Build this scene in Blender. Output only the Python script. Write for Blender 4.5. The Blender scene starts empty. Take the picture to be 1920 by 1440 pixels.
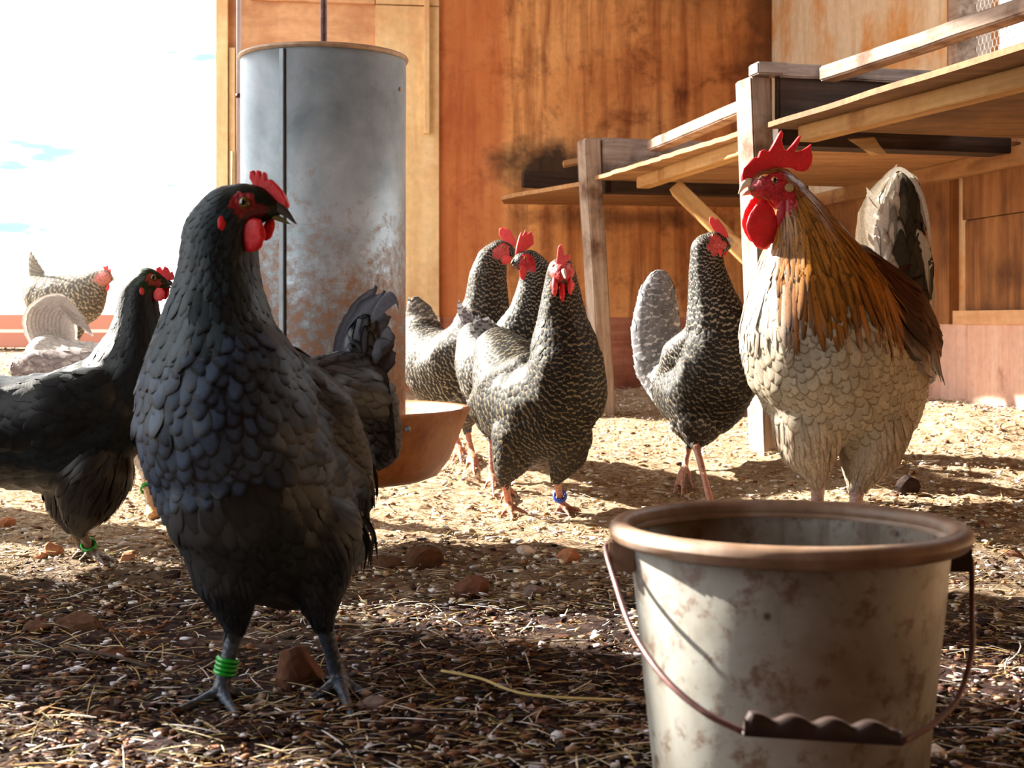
import bpy, bmesh, math, random
import numpy as np
from mathutils import Vector, Matrix, noise
from mathutils.bvhtree import BVHTree

random.seed(7)
RNG = np.random.default_rng(7)
S = bpy.context.scene
COL = S.collection

# ------------------------------------------------------------------ camera, light, exposure
F = 2700.0            # focal length in pixels of the 1920 wide frame
HC = 0.40             # camera height
cam_data = bpy.data.cameras.new('camera')
cam = bpy.data.objects.new('camera', cam_data)
COL.objects.link(cam)
cam.location = (0, 0, HC)
cam.rotation_euler = (math.pi / 2, 0, 0)
cam_data.sensor_width = 36.0
cam_data.lens = 36.0 * F / 1920.0
cam_data.shift_y = -120.0 / 1920.0
cam_data.clip_start = 0.05
cam_data.dof.use_dof = True
cam_data.dof.focus_distance = 2.3
cam_data.dof.aperture_fstop = 13.0
S.camera = cam

S.view_settings.view_transform = 'Standard'
S.view_settings.look = 'None'
S.view_settings.exposure = 0.5
S.view_settings.gamma = 1.0
S.view_settings.use_curve_mapping = False

SUN_AZ = (-0.86, 0.51)      # where the sun stands, seen from the coop (x, y)
SUN_EL = math.radians(30)
SUN_POWER = 22.0
SKY_POWER = 3.0
sun_data = bpy.data.lights.new('sun', 'SUN')
sun_data.energy = SUN_POWER
sun_data.angle = math.radians(1.2)
sun_data.color = (1.0, 0.93, 0.82)
sun = bpy.data.objects.new('sun', sun_data)
COL.objects.link(sun)
sv = Vector((SUN_AZ[0] * math.cos(SUN_EL), SUN_AZ[1] * math.cos(SUN_EL), math.sin(SUN_EL)))
sun.rotation_euler = sv.to_track_quat('Z', 'Y').to_euler()

world = bpy.data.worlds.new('sky')
S.world = world
world.use_nodes = True
wn = world.node_tree
wn.nodes.clear()
def wnode(t, **k):
    n = wn.nodes.new(t)
    for a, b in k.items():
        setattr(n, a, b)
    return n
w_out = wnode('ShaderNodeOutputWorld')
w_bg = wnode('ShaderNodeBackground')
w_tc = wnode('ShaderNodeTexCoord')
w_map = wnode('ShaderNodeMapping')
w_map.inputs['Scale'].default_value = (7, 7, 34)
w_ns = wnode('ShaderNodeTexNoise')
w_ns.inputs['Scale'].default_value = 1.6
w_ns.inputs['Detail'].default_value = 5
w_rp = wnode('ShaderNodeValToRGB')
w_rp.color_ramp.elements[0].position = 0.54
w_rp.color_ramp.elements[0].color = (1, 1, 1, 1)
w_rp.color_ramp.elements[1].position = 0.64
w_rp.color_ramp.elements[1].color = (0.17, 0.25, 0.27, 1)
wn.links.new(w_tc.outputs['Generated'], w_map.inputs['Vector'])
wn.links.new(w_map.outputs['Vector'], w_ns.inputs['Vector'])
wn.links.new(w_ns.outputs['Fac'], w_rp.inputs['Fac'])
wn.links.new(w_rp.outputs['Color'], w_bg.inputs['Color'])
w_bg.inputs['Strength'].default_value = SKY_POWER
wn.links.new(w_bg.outputs['Background'], w_out.inputs['Surface'])

# ------------------------------------------------------------------ helpers
def lin(r, g, b):
    def f(c):
        c /= 255.0
        return c / 12.92 if c <= 0.04045 else ((c + 0.055) / 1.055) ** 2.4
    return (f(r), f(g), f(b))

def px(x, y, Y):
    """the place that stands at distance Y and is seen at photo pixel (x, y)"""
    return Vector(((x - 960.0) / F * Y, Y, HC + (600.0 - y) / F * Y))

def sstep(a, b, x):
    t = np.clip((x - a) / (b - a), 0.0, 1.0)
    return t * t * (3 - 2 * t)

def ground_z(X, Y):
    z = 0.085 * sstep(2.75, 3.6, Y) + 0.05 * sstep(4.3, 5.8, Y)
    z = z + 0.045 * sstep(0.40, 0.72, X) * sstep(2.0, 2.6, Y) * (1 - 0.6 * sstep(3.0, 3.6, Y))
    z = z + 0.065 * sstep(0.85, 1.2, X) * sstep(2.9, 3.7, Y)
    z = z + 0.17 * sstep(3.2, 4.3, Y) * sstep(0.85, 1.10, -X)
    return z

def gpx(x, y):
    """ground point seen at pixel"""
    z = 0.0
    for _ in range(12):
        Y = F * (HC - z) / (y - 600.0)
        X = (x - 960.0) / F * Y
        z = float(ground_z(X, Y))
    return Vector((X, Y, z))

def tag(o, label=None, cat=None, group=None, kind=None):
    if label: o['label'] = label
    if cat: o['category'] = cat
    if group: o['group'] = group
    if kind: o['kind'] = kind
    return o

def empty(name, loc=(0, 0, 0)):
    o = bpy.data.objects.new(name, None)
    COL.objects.link(o)
    o.location = loc
    o.empty_display_size = 0.05
    return o

def link_mesh(name, me, mats, parent=None, smooth=True):
    o = bpy.data.objects.new(name, me)
    COL.objects.link(o)
    for m in (mats if isinstance(mats, (list, tuple)) else [mats]):
        me.materials.append(m)
    if smooth:
        me.shade_smooth()
    if parent is not None:
        o.parent = parent
        o.matrix_parent_inverse = Matrix.Translation(-parent.location)
    return o

def mesh_np(name, V, Fc):
    me = bpy.data.meshes.new(name)
    V = np.asarray(V, dtype=np.float32)
    Fc = np.asarray(Fc, dtype=np.int32)
    n, k = Fc.shape
    me.vertices.add(len(V)); me.vertices.foreach_set('co', V.ravel())
    me.loops.add(n * k); me.loops.foreach_set('vertex_index', Fc.ravel())
    me.polygons.add(n)
    me.polygons.foreach_set('loop_start', np.arange(0, n * k, k, dtype=np.int32))
    me.polygons.foreach_set('loop_total', np.full(n, k, dtype=np.int32))
    me.update(calc_edges=True)
    return me

def set_col(me, name, arr):
    a = me.attributes.new(name, 'FLOAT_COLOR', 'POINT')
    c = np.ones((len(arr), 4), dtype=np.float32); c[:, :3] = arr
    a.data.foreach_set('color', c.ravel())

def set_vec2(me, name, arr):
    a = me.attributes.new(name, 'FLOAT_VECTOR', 'POINT')
    c = np.zeros((len(arr), 3), dtype=np.float32); c[:, :arr.shape[1]] = arr
    a.data.foreach_set('vector', c.ravel())

class NT:
    def __init__(self, name):
        self.m = bpy.data.materials.new(name)
        self.m.use_nodes = True
        self.t = self.m.node_tree
        self.t.nodes.clear()
        self.out = self.n('ShaderNodeOutputMaterial')
        self.b = self.n('ShaderNodeBsdfPrincipled')
        self.t.links.new(self.b.outputs[0], self.out.inputs[0])
    def n(self, t, **k):
        x = self.t.nodes.new(t)
        for a, b in k.items():
            setattr(x, a, b)
        return x
    def l(self, a, b):
        self.t.links.new(a, b)
    def coord(self, scale=(1, 1, 1), kind='Object'):
        tc = self.n('ShaderNodeTexCoord'); mp = self.n('ShaderNodeMapping')
        mp.inputs['Scale'].default_value = scale
        self.l(tc.outputs[kind], mp.inputs['Vector'])
        return mp.outputs['Vector']
    def noise(self, vec, scale, detail=5, rough=0.55, dist=0.0):
        x = self.n('ShaderNodeTexNoise')
        x.inputs['Scale'].default_value = scale
        x.inputs['Detail'].default_value = detail
        x.inputs['Roughness'].default_value = rough
        x.inputs['Distortion'].default_value = dist
        self.l(vec, x.inputs['Vector'])
        return x.outputs['Fac']
    def ramp(self, fac, stops):
        x = self.n('ShaderNodeValToRGB')
        e = x.color_ramp.elements
        while len(e) < len(stops):
            e.new(0.5)
        for i, (p, c) in enumerate(stops):
            e[i].position = p
            e[i].color = (*c, 1) if len(c) == 3 else c
        self.l(fac, x.inputs['Fac'])
        return x.outputs['Color']
    def mix(self, fac, a, b, mode='MIX'):
        x = self.n('ShaderNodeMix', data_type='RGBA', blend_type=mode)
        for sock, v in ((x.inputs[0], fac), (x.inputs[6], a), (x.inputs[7], b)):
            if isinstance(v, (int, float)): sock.default_value = v
            elif isinstance(v, tuple): sock.default_value = (*v, 1)
            else: self.l(v, sock)
        return x.outputs[2]
    def math(self, op, a, b=0.0):
        x = self.n('ShaderNodeMath', operation=op)
        for sock, v in ((x.inputs[0], a), (x.inputs[1], b)):
            if isinstance(v, (int, float)): sock.default_value = v
            else: self.l(v, sock)
        return x.outputs[0]
    def bump(self, h, strength=0.3, dist=0.01):
        x = self.n('ShaderNodeBump')
        x.inputs['Strength'].default_value = strength
        x.inputs['Distance'].default_value = dist
        self.l(h, x.inputs['Height'])
        self.l(x.outputs[0], self.b.inputs['Normal'])
    def set(self, **k):
        names = dict(rough='Roughness', metal='Metallic', spec='Specular IOR Level', sheen='Sheen Weight', sub='Subsurface Weight', coat='Coat Weight')
        for a, v in k.items():
            if a == 'color':
                if isinstance(v, tuple): self.b.inputs['Base Color'].default_value = (*v, 1)
                else: self.l(v, self.b.inputs['Base Color'])
            elif isinstance(v, (int, float)):
                self.b.inputs[names[a]].default_value = v
            else:
                self.l(v, self.b.inputs[names[a]])
        return self

BW = lambda v: (v, v, v)

def mat_plain(name, c, rough=0.6, spec=0.4, nscale=30, var=0.25, bump=0.2, metal=0.0):
    m = NT(name)
    v = m.coord()
    f = m.noise(v, nscale, 6)
    dark = tuple(x * (1 - var) for x in c); lite = tuple(min(1, x * (1 + var)) for x in c)
    m.set(color=m.ramp(f, [(0.3, dark), (0.7, lite)]), rough=rough, spec=spec, metal=metal)
    m.bump(f, bump, 0.003)
    return m.m

def mat_wood(name, c_dark, c_mid, c_light, grain=(3, 60, 60), rough=0.75, dirt=None, dirt_amt=(0.5, 0.7), blot=2.2):
    m = NT(name)
    v = m.coord(grain)
    g = m.noise(v, 1.0, 8, 0.62, 0.6)
    c = m.ramp(g, [(0.25, c_dark), (0.5, c_mid), (0.78, c_light)])
    v2 = m.coord((1, 1, 1))
    if dirt is not None:
        d = m.noise(v2, blot, 7, 0.6)
        c = m.mix(m.ramp(d, [(dirt_amt[0], BW(0)), (dirt_amt[1], BW(1))]), c, dirt)
    f = m.noise(v2, 40, 4)
    c = m.mix(0.35, c, m.ramp(f, [(0.3, BW(0.55)), (0.7, BW(1.0))]), 'MULTIPLY')
    m.set(color=c, rough=rough, spec=0.25)
    m.bump(g, 0.25, 0.004)
    return m.m

def mat_attr(name, rough=0.7, spec=0.2, nscale=120, var=0.3, bump=0.15):
    m = NT(name)
    a = m.n('ShaderNodeAttribute', attribute_name='Col')
    v = m.coord()
    f = m.noise(v, nscale, 4)
    c = m.mix(1.0, a.outputs['Color'], m.ramp(f, [(0.3, BW(1 - var)), (0.7, BW(1))]), 'MULTIPLY')
    m.set(color=c, rough=rough, spec=spec)
    m.bump(f, bump, 0.002)
    return m.m

def mat_feather(name, pattern, rough=0.5, spec=0.35, freq=16.0, trans=0.15, lace=(0.45, 0.95)):
    """Col = vane colour, Col2 = lacing / bar colour, fuv = (edge-ness, along)"""
    m = NT(name)
    a = m.n('ShaderNodeAttribute', attribute_name='Col')
    b = m.n('ShaderNodeAttribute', attribute_name='Col2')
    uv = m.n('ShaderNodeAttribute', attribute_name='fuv')
    sp = m.n('ShaderNodeSeparateXYZ'); m.l(uv.outputs['Vector'], sp.inputs[0])
    edge, along = sp.outputs[0], sp.outputs[1]
    v = m.coord()
    if pattern == 'bar':
        w = m.math('SINE', m.math('ADD', m.math('MULTIPLY', along, freq), m.math('MULTIPLY', edge, -1.6)))
        n = m.noise(v, 90, 3)
        w = m.math('ADD', w, m.math('MULTIPLY', m.math('SUBTRACT', n, 0.5), 1.2))
        fac = m.ramp(w, [(0.35, BW(0)), (0.6, BW(1))])
    else:
        fac = m.ramp(edge, [(lace[0], BW(0)), (lace[1], BW(1))])
    c = m.mix(fac, a.outputs['Color'], b.outputs['Color'])
    f = m.noise(v, 260, 3)
    c = m.mix(0.7, c, m.ramp(f, [(0.3, BW(0.6)), (0.7, BW(1.0))]), 'MULTIPLY')
    m.set(color=c, rough=rough, spec=spec)
    m.bump(m.math('SINE', m.math('MULTIPLY', along, 60.0)), 0.03, 0.0006)
    if trans > 0:
        tr = m.n('ShaderNodeBsdfTranslucent')
        m.l(c, tr.inputs['Color'])
        mx = m.n('ShaderNodeMixShader'); mx.inputs[0].default_value = trans
        m.l(m.b.outputs[0], mx.inputs[1]); m.l(tr.outputs[0], mx.inputs[2])
        m.l(mx.outputs[0], m.out.inputs[0])
    return m.m

# --------- simple mesh builders
def box_bm(bm, corners8):
    vs = [bm.verts.new(c) for c in corners8]
    for f in ((0, 3, 2, 1), (4, 5, 6, 7), (0, 1, 5, 4), (1, 2, 6, 5), (2, 3, 7, 6), (3, 0, 4, 7)):
        bm.faces.new([vs[i] for i in f])
    return vs

def beam(name, a, b, wdir, w, hgt, mat, parent=None, bevel=0.002, jitter=0.0, sub=1):
    """board from a to b; wdir = width direction; w, hgt half sizes"""
    a, b, wdir = Vector(a), Vector(b), Vector(wdir)
    d = (b - a).normalized()
    wd = (wdir - d * wdir.dot(d)).normalized()
    hd = d.cross(wd).normalized()
    bm = bmesh.new()
    n = max(1, sub)
    rings = []
    for i in range(n + 1):
        p = a.lerp(b, i / n)
        j = Vector((random.uniform(-1, 1), random.uniform(-1, 1), random.uniform(-1, 1))) * jitter
        rings.append([bm.verts.new(p + j + wd * (sx * w) + hd * (sz * hgt)) for sx, sz in ((-1, -1), (1, -1), (1, 1), (-1, 1))])
    for i in range(n):
        for k in range(4):
            bm.faces.new((rings[i][k], rings[i][(k + 1) % 4], rings[i + 1][(k + 1) % 4], rings[i + 1][k]))
    bm.faces.new(rings[0][::-1]); bm.faces.new(rings[-1])
    bmesh.ops.recalc_face_normals(bm, faces=bm.faces)
    if bevel:
        bmesh.ops.bevel(bm, geom=[e for e in bm.edges if e.calc_face_angle(0) > 0.6], offset=bevel, segments=2, affect='EDGES')
    me = bpy.data.meshes.new(name)
    bm.to_mesh(me); bm.free()
    # object origin at a with local axes along the board so that the grain follows it
    R = Matrix((d, wd, hd)).transposed().to_4x4()
    M = Matrix.Translation(a) @ R
    me.transform(M.inverted())
    o = link_mesh(name, me, mat, None, smooth=False)
    o.matrix_world = M
    if parent is not None:
        o.parent = parent
        o.matrix_parent_inverse = Matrix.Translation(-parent.location)
    return o

def slab(name, poly, z0, z1, mat, parent=None, bevel=0.0):
    bm = bmesh.new()
    lo = [bm.verts.new((x, y, z0)) for x, y in poly]
    hi = [bm.verts.new((x, y, z1)) for x, y in poly]
    n = len(poly)
    bm.faces.new(lo[::-1]); bm.faces.new(hi)
    for i in range(n):
        bm.faces.new((lo[i], lo[(i + 1) % n], hi[(i + 1) % n], hi[i]))
    bmesh.ops.recalc_face_normals(bm, faces=bm.faces)
    if bevel:
        bmesh.ops.bevel(bm, geom=list(bm.edges), offset=bevel, segments=1, affect='EDGES')
    me = bpy.data.meshes.new(name); bm.to_mesh(me); bm.free()
    return link_mesh(name, me, mat, parent, smooth=False)

def tube_arrays(pts, radii, seg=10, flat=1.0, up=None):
    P = [Vector(p) for p in pts]
    n = len(P)
    V, Fc = [], []
    prev = None
    for i, p in enumerate(P):
        t = (P[min(i + 1, n - 1)] - P[max(i - 1, 0)]).normalized()
        if prev is None:
            a = Vector((0, 0, 1)) if up is None else Vector(up)
            if abs(t.dot(a)) > 0.95: a = Vector((1, 0, 0))
            u = (a - t * a.dot(t)).normalized()
        else:
            u = (prev - t * prev.dot(t)).normalized()
        prev = u
        w = t.cross(u)
        r = radii[i] if hasattr(radii, '__len__') else radii
        for k in range(seg):
            an = 2 * math.pi * k / seg
            V.append(p + u * (r * math.cos(an)) + w * (r * flat * math.sin(an)))
    for i in range(n - 1):
        for k in range(seg):
            Fc.append((i * seg + k, i * seg + (k + 1) % seg, (i + 1) * seg + (k + 1) % seg, (i + 1) * seg + k))
    return V, Fc

def tube(name, pts, radii, mat, parent=None, seg=10, flat=1.0, up=None):
    V, Fc = tube_arrays(pts, radii, seg, flat, up)
    bm = bmesh.new()
    vs = [bm.verts.new(v) for v in V]
    for f in Fc: bm.faces.new([vs[i] for i in f])
    bm.faces.new(vs[:seg][::-1]); bm.faces.new(vs[-seg:])
    bmesh.ops.recalc_face_normals(bm, faces=bm.faces)
    me = bpy.data.meshes.new(name); bm.to_mesh(me); bm.free()
    return link_mesh(name, me, mat, parent)

def catmull(pts, n=8):
    P = [Vector(p) for p in pts]
    if len(P) < 3:
        return [P[0].lerp(P[-1], i / n) for i in range(n + 1)]
    out = []
    for i in range(len(P) - 1):
        p0 = P[i - 1] if i > 0 else P[0] * 2 - P[1]
        p1, p2 = P[i], P[i + 1]
        p3 = P[i + 2] if i + 2 < len(P) else P[-1] * 2 - P[-2]
        for k in range(n):
            t = k / n
            out.append(0.5 * ((2 * p1) + (p2 - p0) * t + (2 * p0 - 5 * p1 + 4 * p2 - p3) * t * t + (3 * p1 - p0 - 3 * p2 + p3) * t ** 3))
    out.append(P[-1])
    return out

def lathe(name, prof, mat, parent=None, seg=96, center=(0, 0, 0), rot=None, wob=0.0):
    """prof: list of (r, z)"""
    V, Fc = [], []
    n = len(prof)
    for k in range(seg):
        a = 2 * math.pi * k / seg
        for (r, z) in prof:
            rr = r * (1 + wob * math.sin(2 * a + 0.6))
            v = Vector((rr * math.cos(a), rr * math.sin(a), z))
            if rot is not None: v = rot @ v
            V.append(v + Vector(center))
    for k in range(seg):
        k2 = (k + 1) % seg
        for i in range(n - 1):
            Fc.append((k * n + i, k2 * n + i, k2 * n + i + 1, k * n + i + 1))
    me = mesh_np(name, [tuple(v) for v in V], Fc)
    o = link_mesh(name, me, mat, parent)
    return o

def ico(name, c, r, mat, parent=None, scale=(1, 1, 1), rot=None, sub=3, rough=0.0, nscale=4.0, seed=0, flatten=0.0, smooth=True):
    bm = bmesh.new()
    bmesh.ops.create_icosphere(bm, subdivisions=sub, radius=1.0)
    for v in bm.verts:
        k = 1 + rough * noise.noise(v.co * nscale * 0.5 + Vector((seed * 3.1, seed * 1.7, 0))) + 0.4 * rough * noise.noise(v.co * nscale * 1.7 + Vector((seed, 0, 5)))
        p = v.co * k
        p = Vector((p.x * scale[0] * r, p.y * scale[1] * r, p.z * scale[2] * r))
        if rot is not None: p = rot @ p
        v.co = p
    me = bpy.data.meshes.new(name); bm.to_mesh(me); bm.free()
    o = link_mesh(name, me, mat, None, smooth=smooth)
    o.location = c
    if parent is not None:
        o.parent = parent
        o.matrix_parent_inverse = Matrix.Translation(-parent.location)
    return o

# ------------------------------------------------------------------ room geometry
CX, CY = 1.036, 5.74                 # inner corner of back and right wall
def back_y(x): return CY - 0.15 * (CX - x)
def right_x(y): return 1.898 - 0.15 * y
UD = Vector((-0.268, 0.963, 0)).normalized()    # along the roosts, away
VD = Vector((0.963, 0.268, 0)).normalized()     # across the roosts, to the right

def wall_strip(name, p0, p1, z0, z1, off, thick, mat, kind='structure'):
    """vertical board between plan points p0, p1 facing the room (room is on the right-hand side walking p0->p1), off = proud of the wall"""
    p0, p1 = Vector((*p0, 0)), Vector((*p1, 0))
    d = (p1 - p0).normalized()
    nrm = Vector((d.y, -d.x, 0))          # towards the room
    bm = bmesh.new()
    c = []
    for z in (z0, z1):
        for p, o in ((p0, off), (p1, off), (p1, off - thick), (p0, off - thick)):
            q = p + nrm * o
            c.append((q.x, q.y, z))
    box_bm(bm, c)
    bmesh.ops.recalc_face_normals(bm, faces=bm.faces)
    me = bpy.data.meshes.new(name); bm.to_mesh(me); bm.free()
    R = Matrix((d, nrm, Vector((0, 0, 1)))).transposed().to_4x4()
    M = Matrix.Translation(p0) @ R
    me.transform(M.inverted())
    o = link_mesh(name, me, mat, smooth=False)
    o.matrix_world = M
    o['kind'] = kind
    return o

def bpt(pxx):     # plan point on the back wall seen at pixel column
    k = (pxx - 960) / F
    Y = (CY - 0.15 * CX) / (1 - 0.15 * k)
    return (k * Y, Y)
def rpt(pxx):     # plan point on the right wall seen at pixel column
    k = (pxx - 960) / F
    Y = 1.898 / (k + 0.15)
    return (k * Y, Y)
def zat(y, Y): return HC + (600 - y) / F * Y

# wall materials
def mat_ply_orange():
    m = NT('orange_brown_plywood')
    v = m.coord((1, 1, 1))
    n1 = m.noise(v, 1.3, 8, 0.6, 0.3)
    c = m.ramp(n1, [(0.30, lin(176, 104, 54)), (0.45, lin(222, 150, 86)), (0.58, lin(236, 176, 112)), (0.72, lin(204, 134, 74))])
    vs = m.coord((18, 18, 1.4))
    n2 = m.noise(vs, 1.0, 6, 0.6, 0.4)
    c = m.mix(0.75, c, m.ramp(n2, [(0.32, lin(150, 100, 66)), (0.56, (1, 1, 1))]), 'MULTIPLY')
    n5 = m.noise(v, 5.5, 7, 0.7, 0.5)
    c = m.mix(0.8, c, m.ramp(n5, [(0.30, lin(130, 92, 62)), (0.48, (1, 1, 1))]), 'MULTIPLY')
    n3 = m.noise(v, 26, 6, 0.7)
    c = m.mix(0.55, c, m.ramp(n3, [(0.28, BW(0.45)), (0.5, BW(1.0))]), 'MULTIPLY')
    # reddish strip of board at the left end, x measured from the left edge of the sheet
    sp = m.n('ShaderNodeSeparateXYZ'); m.l(v, sp.inputs[0])
    edge = m.ramp(m.math('ADD', sp.outputs[0], m.math('MULTIPLY', m.math('SUBTRACT', n1, 0.5), 0.10)), [(0.24, BW(1)), (0.29, BW(0))])
    c = m.mix(m.math('MULTIPLY', edge, 0.62), c, lin(186, 98, 54))
    # soot stain around the roost end, then dark brown patches
    def spot(cx, cz, rx, rz, lo, hi):
        dx = m.math('DIVIDE', m.math('SUBTRACT', sp.outputs[0], cx), rx)
        dz = m.math('DIVIDE', m.math('SUBTRACT', sp.outputs[2], cz), rz)
        d = m.math('SQRT', m.math('ADD', m.math('MULTIPLY', dx, dx), m.math('MULTIPLY', dz, dz)))
        d = m.math('ADD', d, m.math('MULTIPLY', m.math('SUBTRACT', m.noise(v, 7, 6, 0.65), 0.5), 1.5))
        return m.ramp(d, [(lo, BW(1)), (hi, BW(0))])
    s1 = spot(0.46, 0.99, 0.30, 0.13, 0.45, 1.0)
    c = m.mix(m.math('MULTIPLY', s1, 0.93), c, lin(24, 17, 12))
    s2 = spot(1.34, 1.60, 0.20, 1.0, 0.3, 1.0)  # darker brown towards the right corner
    c = m.mix(m.math('MULTIPLY', s2, 0.75), c, lin(60, 30, 12))
    s3 = spot(0.75, 0.80, 0.5, 0.06, 0.3, 1.0)  # long thin dark brown patch just below deck height
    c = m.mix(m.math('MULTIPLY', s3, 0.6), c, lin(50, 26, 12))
    s4 = spot(1.0, 1.75, 0.35, 0.3, 0.2, 1.1)
    c = m.mix(m.math('MULTIPLY', s4, 0.4), c, lin(110, 70, 30))
    m.set(color=c, rough=0.62, spec=0.3)
    m.bump(n3, 0.25, 0.004)
    return m.m

M_ORANGE = mat_ply_orange()
M_REDLOW = mat_wood('reddish_lower_board', lin(150, 86, 64), lin(186, 120, 92), lin(204, 144, 116), (2, 60, 30), dirt=lin(120, 66, 46))
M_CREAM = mat_wood('cream_painted_board', lin(216, 176, 124), lin(236, 204, 152), lin(246, 220, 176), (18, 18, 2), dirt=lin(214, 160, 110))
M_TAN = mat_wood('tan_board', lin(194, 142, 102), lin(220, 170, 126), lin(230, 186, 144), (3, 30, 18), dirt=lin(176, 118, 78))
M_PALE = mat_wood('pale_stained_panel', lin(190, 156, 112), lin(218, 194, 160), lin(230, 212, 186), (14, 14, 2), dirt=lin(206, 142, 74), dirt_amt=(0.48, 0.62))
M_BROWNP = mat_wood('brown_door_panel', lin(104, 64, 36), lin(150, 100, 58), lin(178, 126, 78), (26, 26, 2), dirt=lin(84, 50, 26), blot=5)
M_PINKLOW = mat_wood('pinkish_lower_wall', lin(190, 140, 118), lin(220, 176, 156), lin(232, 198, 180), (20, 20, 2), dirt=lin(160, 104, 84), dirt_amt=(0.55, 0.7), blot=6)
M_DARKW = mat_wood('dark_old_wood', lin(34, 24, 18), lin(58, 42, 32), lin(80, 62, 48), (4, 60, 60), dirt=lin(24, 18, 14))
M_GREYW = mat_wood('grey_weathered_wood', lin(96, 82, 76), lin(150, 136, 128), lin(186, 174, 164), (4, 70, 70), dirt=lin(60, 48, 42), blot=8)
M_POST = mat_wood('post_wood', lin(120, 98, 82), lin(160, 140, 124), lin(190, 176, 164), (4, 60, 60), dirt=lin(92, 64, 46), dirt_amt=(0.5, 0.7), blot=9)
M_PLY = mat_wood('raw_plywood', lin(124, 84, 50), lin(166, 122, 80), lin(190, 150, 106), (3, 34, 34), dirt=lin(96, 60, 34), dirt_amt=(0.56, 0.72), blot=3)
M_PLYD = mat_wood('aged_plywood', lin(92, 62, 38), lin(128, 92, 58), lin(150, 114, 78), (3, 34, 34), dirt=lin(84, 56, 32), dirt_amt=(0.5, 0.7), blot=3)
M_JOIST = mat_wood('yellow_pine_joist', lin(150, 106, 54), lin(184, 140, 84), lin(204, 166, 112), (4, 50, 50), dirt=lin(140, 86, 40), dirt_amt=(0.6, 0.72), blot=6)

# back wall
wb = wall_strip('wall_back', bpt(820), (CX, CY), -0.1, 2.6, 0, 0.06, M_ORANGE)
wall_strip('baseboard_back', bpt(826), (CX, CY), 0.0, 0.41, 0.016, 0.016, M_REDLOW)
wall_strip('wall_back_left', bpt(414), bpt(820), -0.1, 2.6, 0.0, 0.06, M_TAN)
wall_strip('trim_1', bpt(704), bpt(822), 0.0, 1.60, 0.02, 0.02, M_CREAM)
wall_strip('trim_2', bpt(794), bpt(803), zat(250, 5.5), 2.5, 0.045, 0.024, M_CREAM)
wall_strip('trim_3', bpt(704), bpt(822), 1.605, 2.6, 0.022, 0.022, M_CREAM)
wall_strip('trim_4', bpt(470), bpt(702), 1.605, 2.6, 0.018, 0.018, M_TAN)
wall_strip('trim_5', bpt(406), bpt(428), 0.0, 2.6, 0.05, 0.10, M_CREAM)
wall_strip('trim_6', bpt(430), bpt(441), 0.0, 1.42, 0.035, 0.03, M_CREAM)
wall_strip('baseboard_back_left', bpt(704), bpt(824), 0.0, 0.415, 0.032, 0.012, M_REDLOW)

# right wall with its window hole
WY1, WY0 = rpt(1812)[1], 2.3
wall_strip('wall_right', (CX, CY), (right_x(WY1), WY1), -0.1, 2.6, 0, 0.06, M_PALE)
wall_strip('wall_right_below_window', (right_x(WY1), WY1), (right_x(WY0), WY0), -0.1, 1.02, 0, 0.06, M_BROWNP)
wall_strip('wall_right_above_window', (right_x(WY1), WY1), (right_x(WY0), WY0), 1.95, 2.6, 0, 0.06, M_PALE)
wall_strip('wall_right_near', (right_x(WY0), WY0), (right_x(-1.6), -1.6), -0.1, 2.6, 0, 0.06, M_PALE)
wall_strip('trim_7', rpt(1788), rpt(1796), 0.85, 2.5, 0.02, 0.02, M_BROWNP)
wf = wall_strip('window_1', rpt(1800), rpt(1818), 0.95, 2.4, 0.035, 0.1, M_POST)
# lower panelling of the right wall
zr = zat(608, 4.0)
wall_strip('baseboard_right', (CX - 0.005, CY - 0.05), rpt(1960), 0.0, zr, 0.022, 0.022, M_PINKLOW)
wall_strip('trim_8', rpt(1490), rpt(1798), zr, 0.84, 0.03, 0.03, M_BROWNP)
wall_strip('trim_9', rpt(1816), rpt(1990), zr + 0.04, zat(412, 4.0), 0.010, 0.010, M_BROWNP)
wall_strip('trim_10', rpt(1816), rpt(1990), zat(410, 4.0), 0.84, 0.018, 0.018, M_BROWNP)
wall_strip('trim_11', rpt(1806), rpt(1990), zr, zr + 0.038, 0.032, 0.032, M_TAN)
# walls out of view and roof, they close the shed, plus two added shade panels
wall_strip('wall_front', (right_x(-1.6), -1.6), (-1.7, -1.6), -0.1, 2.6, 0, 0.06, M_BROWNP)
wall_strip('wall_left', (-1.7, -1.6), (-1.7, 0.2), -0.1, 2.6, 0, 0.06, M_BROWNP)
wall_strip('shade_panel_near', (-1.27, 1.965), (-1.27, 2.54), -0.1, 2.45, 0, 0.06, M_BROWNP)  # added out of frame to shade the front hen and foreground
wall_strip('shade_panel_far', (-1.27, 2.83), (-1.27, 3.10), -0.1, 2.45, 0, 0.06, M_BROWNP)  # added out of frame to keep the sun off the feeder
ceil = slab('ceiling', [(-1.15, 5.9), (1.3, 6.1), (2.4, -1.8), (-1.75, -1.8), (-1.75, 0.9), (-1.15, 2.0)], 2.35, 2.42, M_BROWNP)
ceil['kind'] = 'structure'

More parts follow.
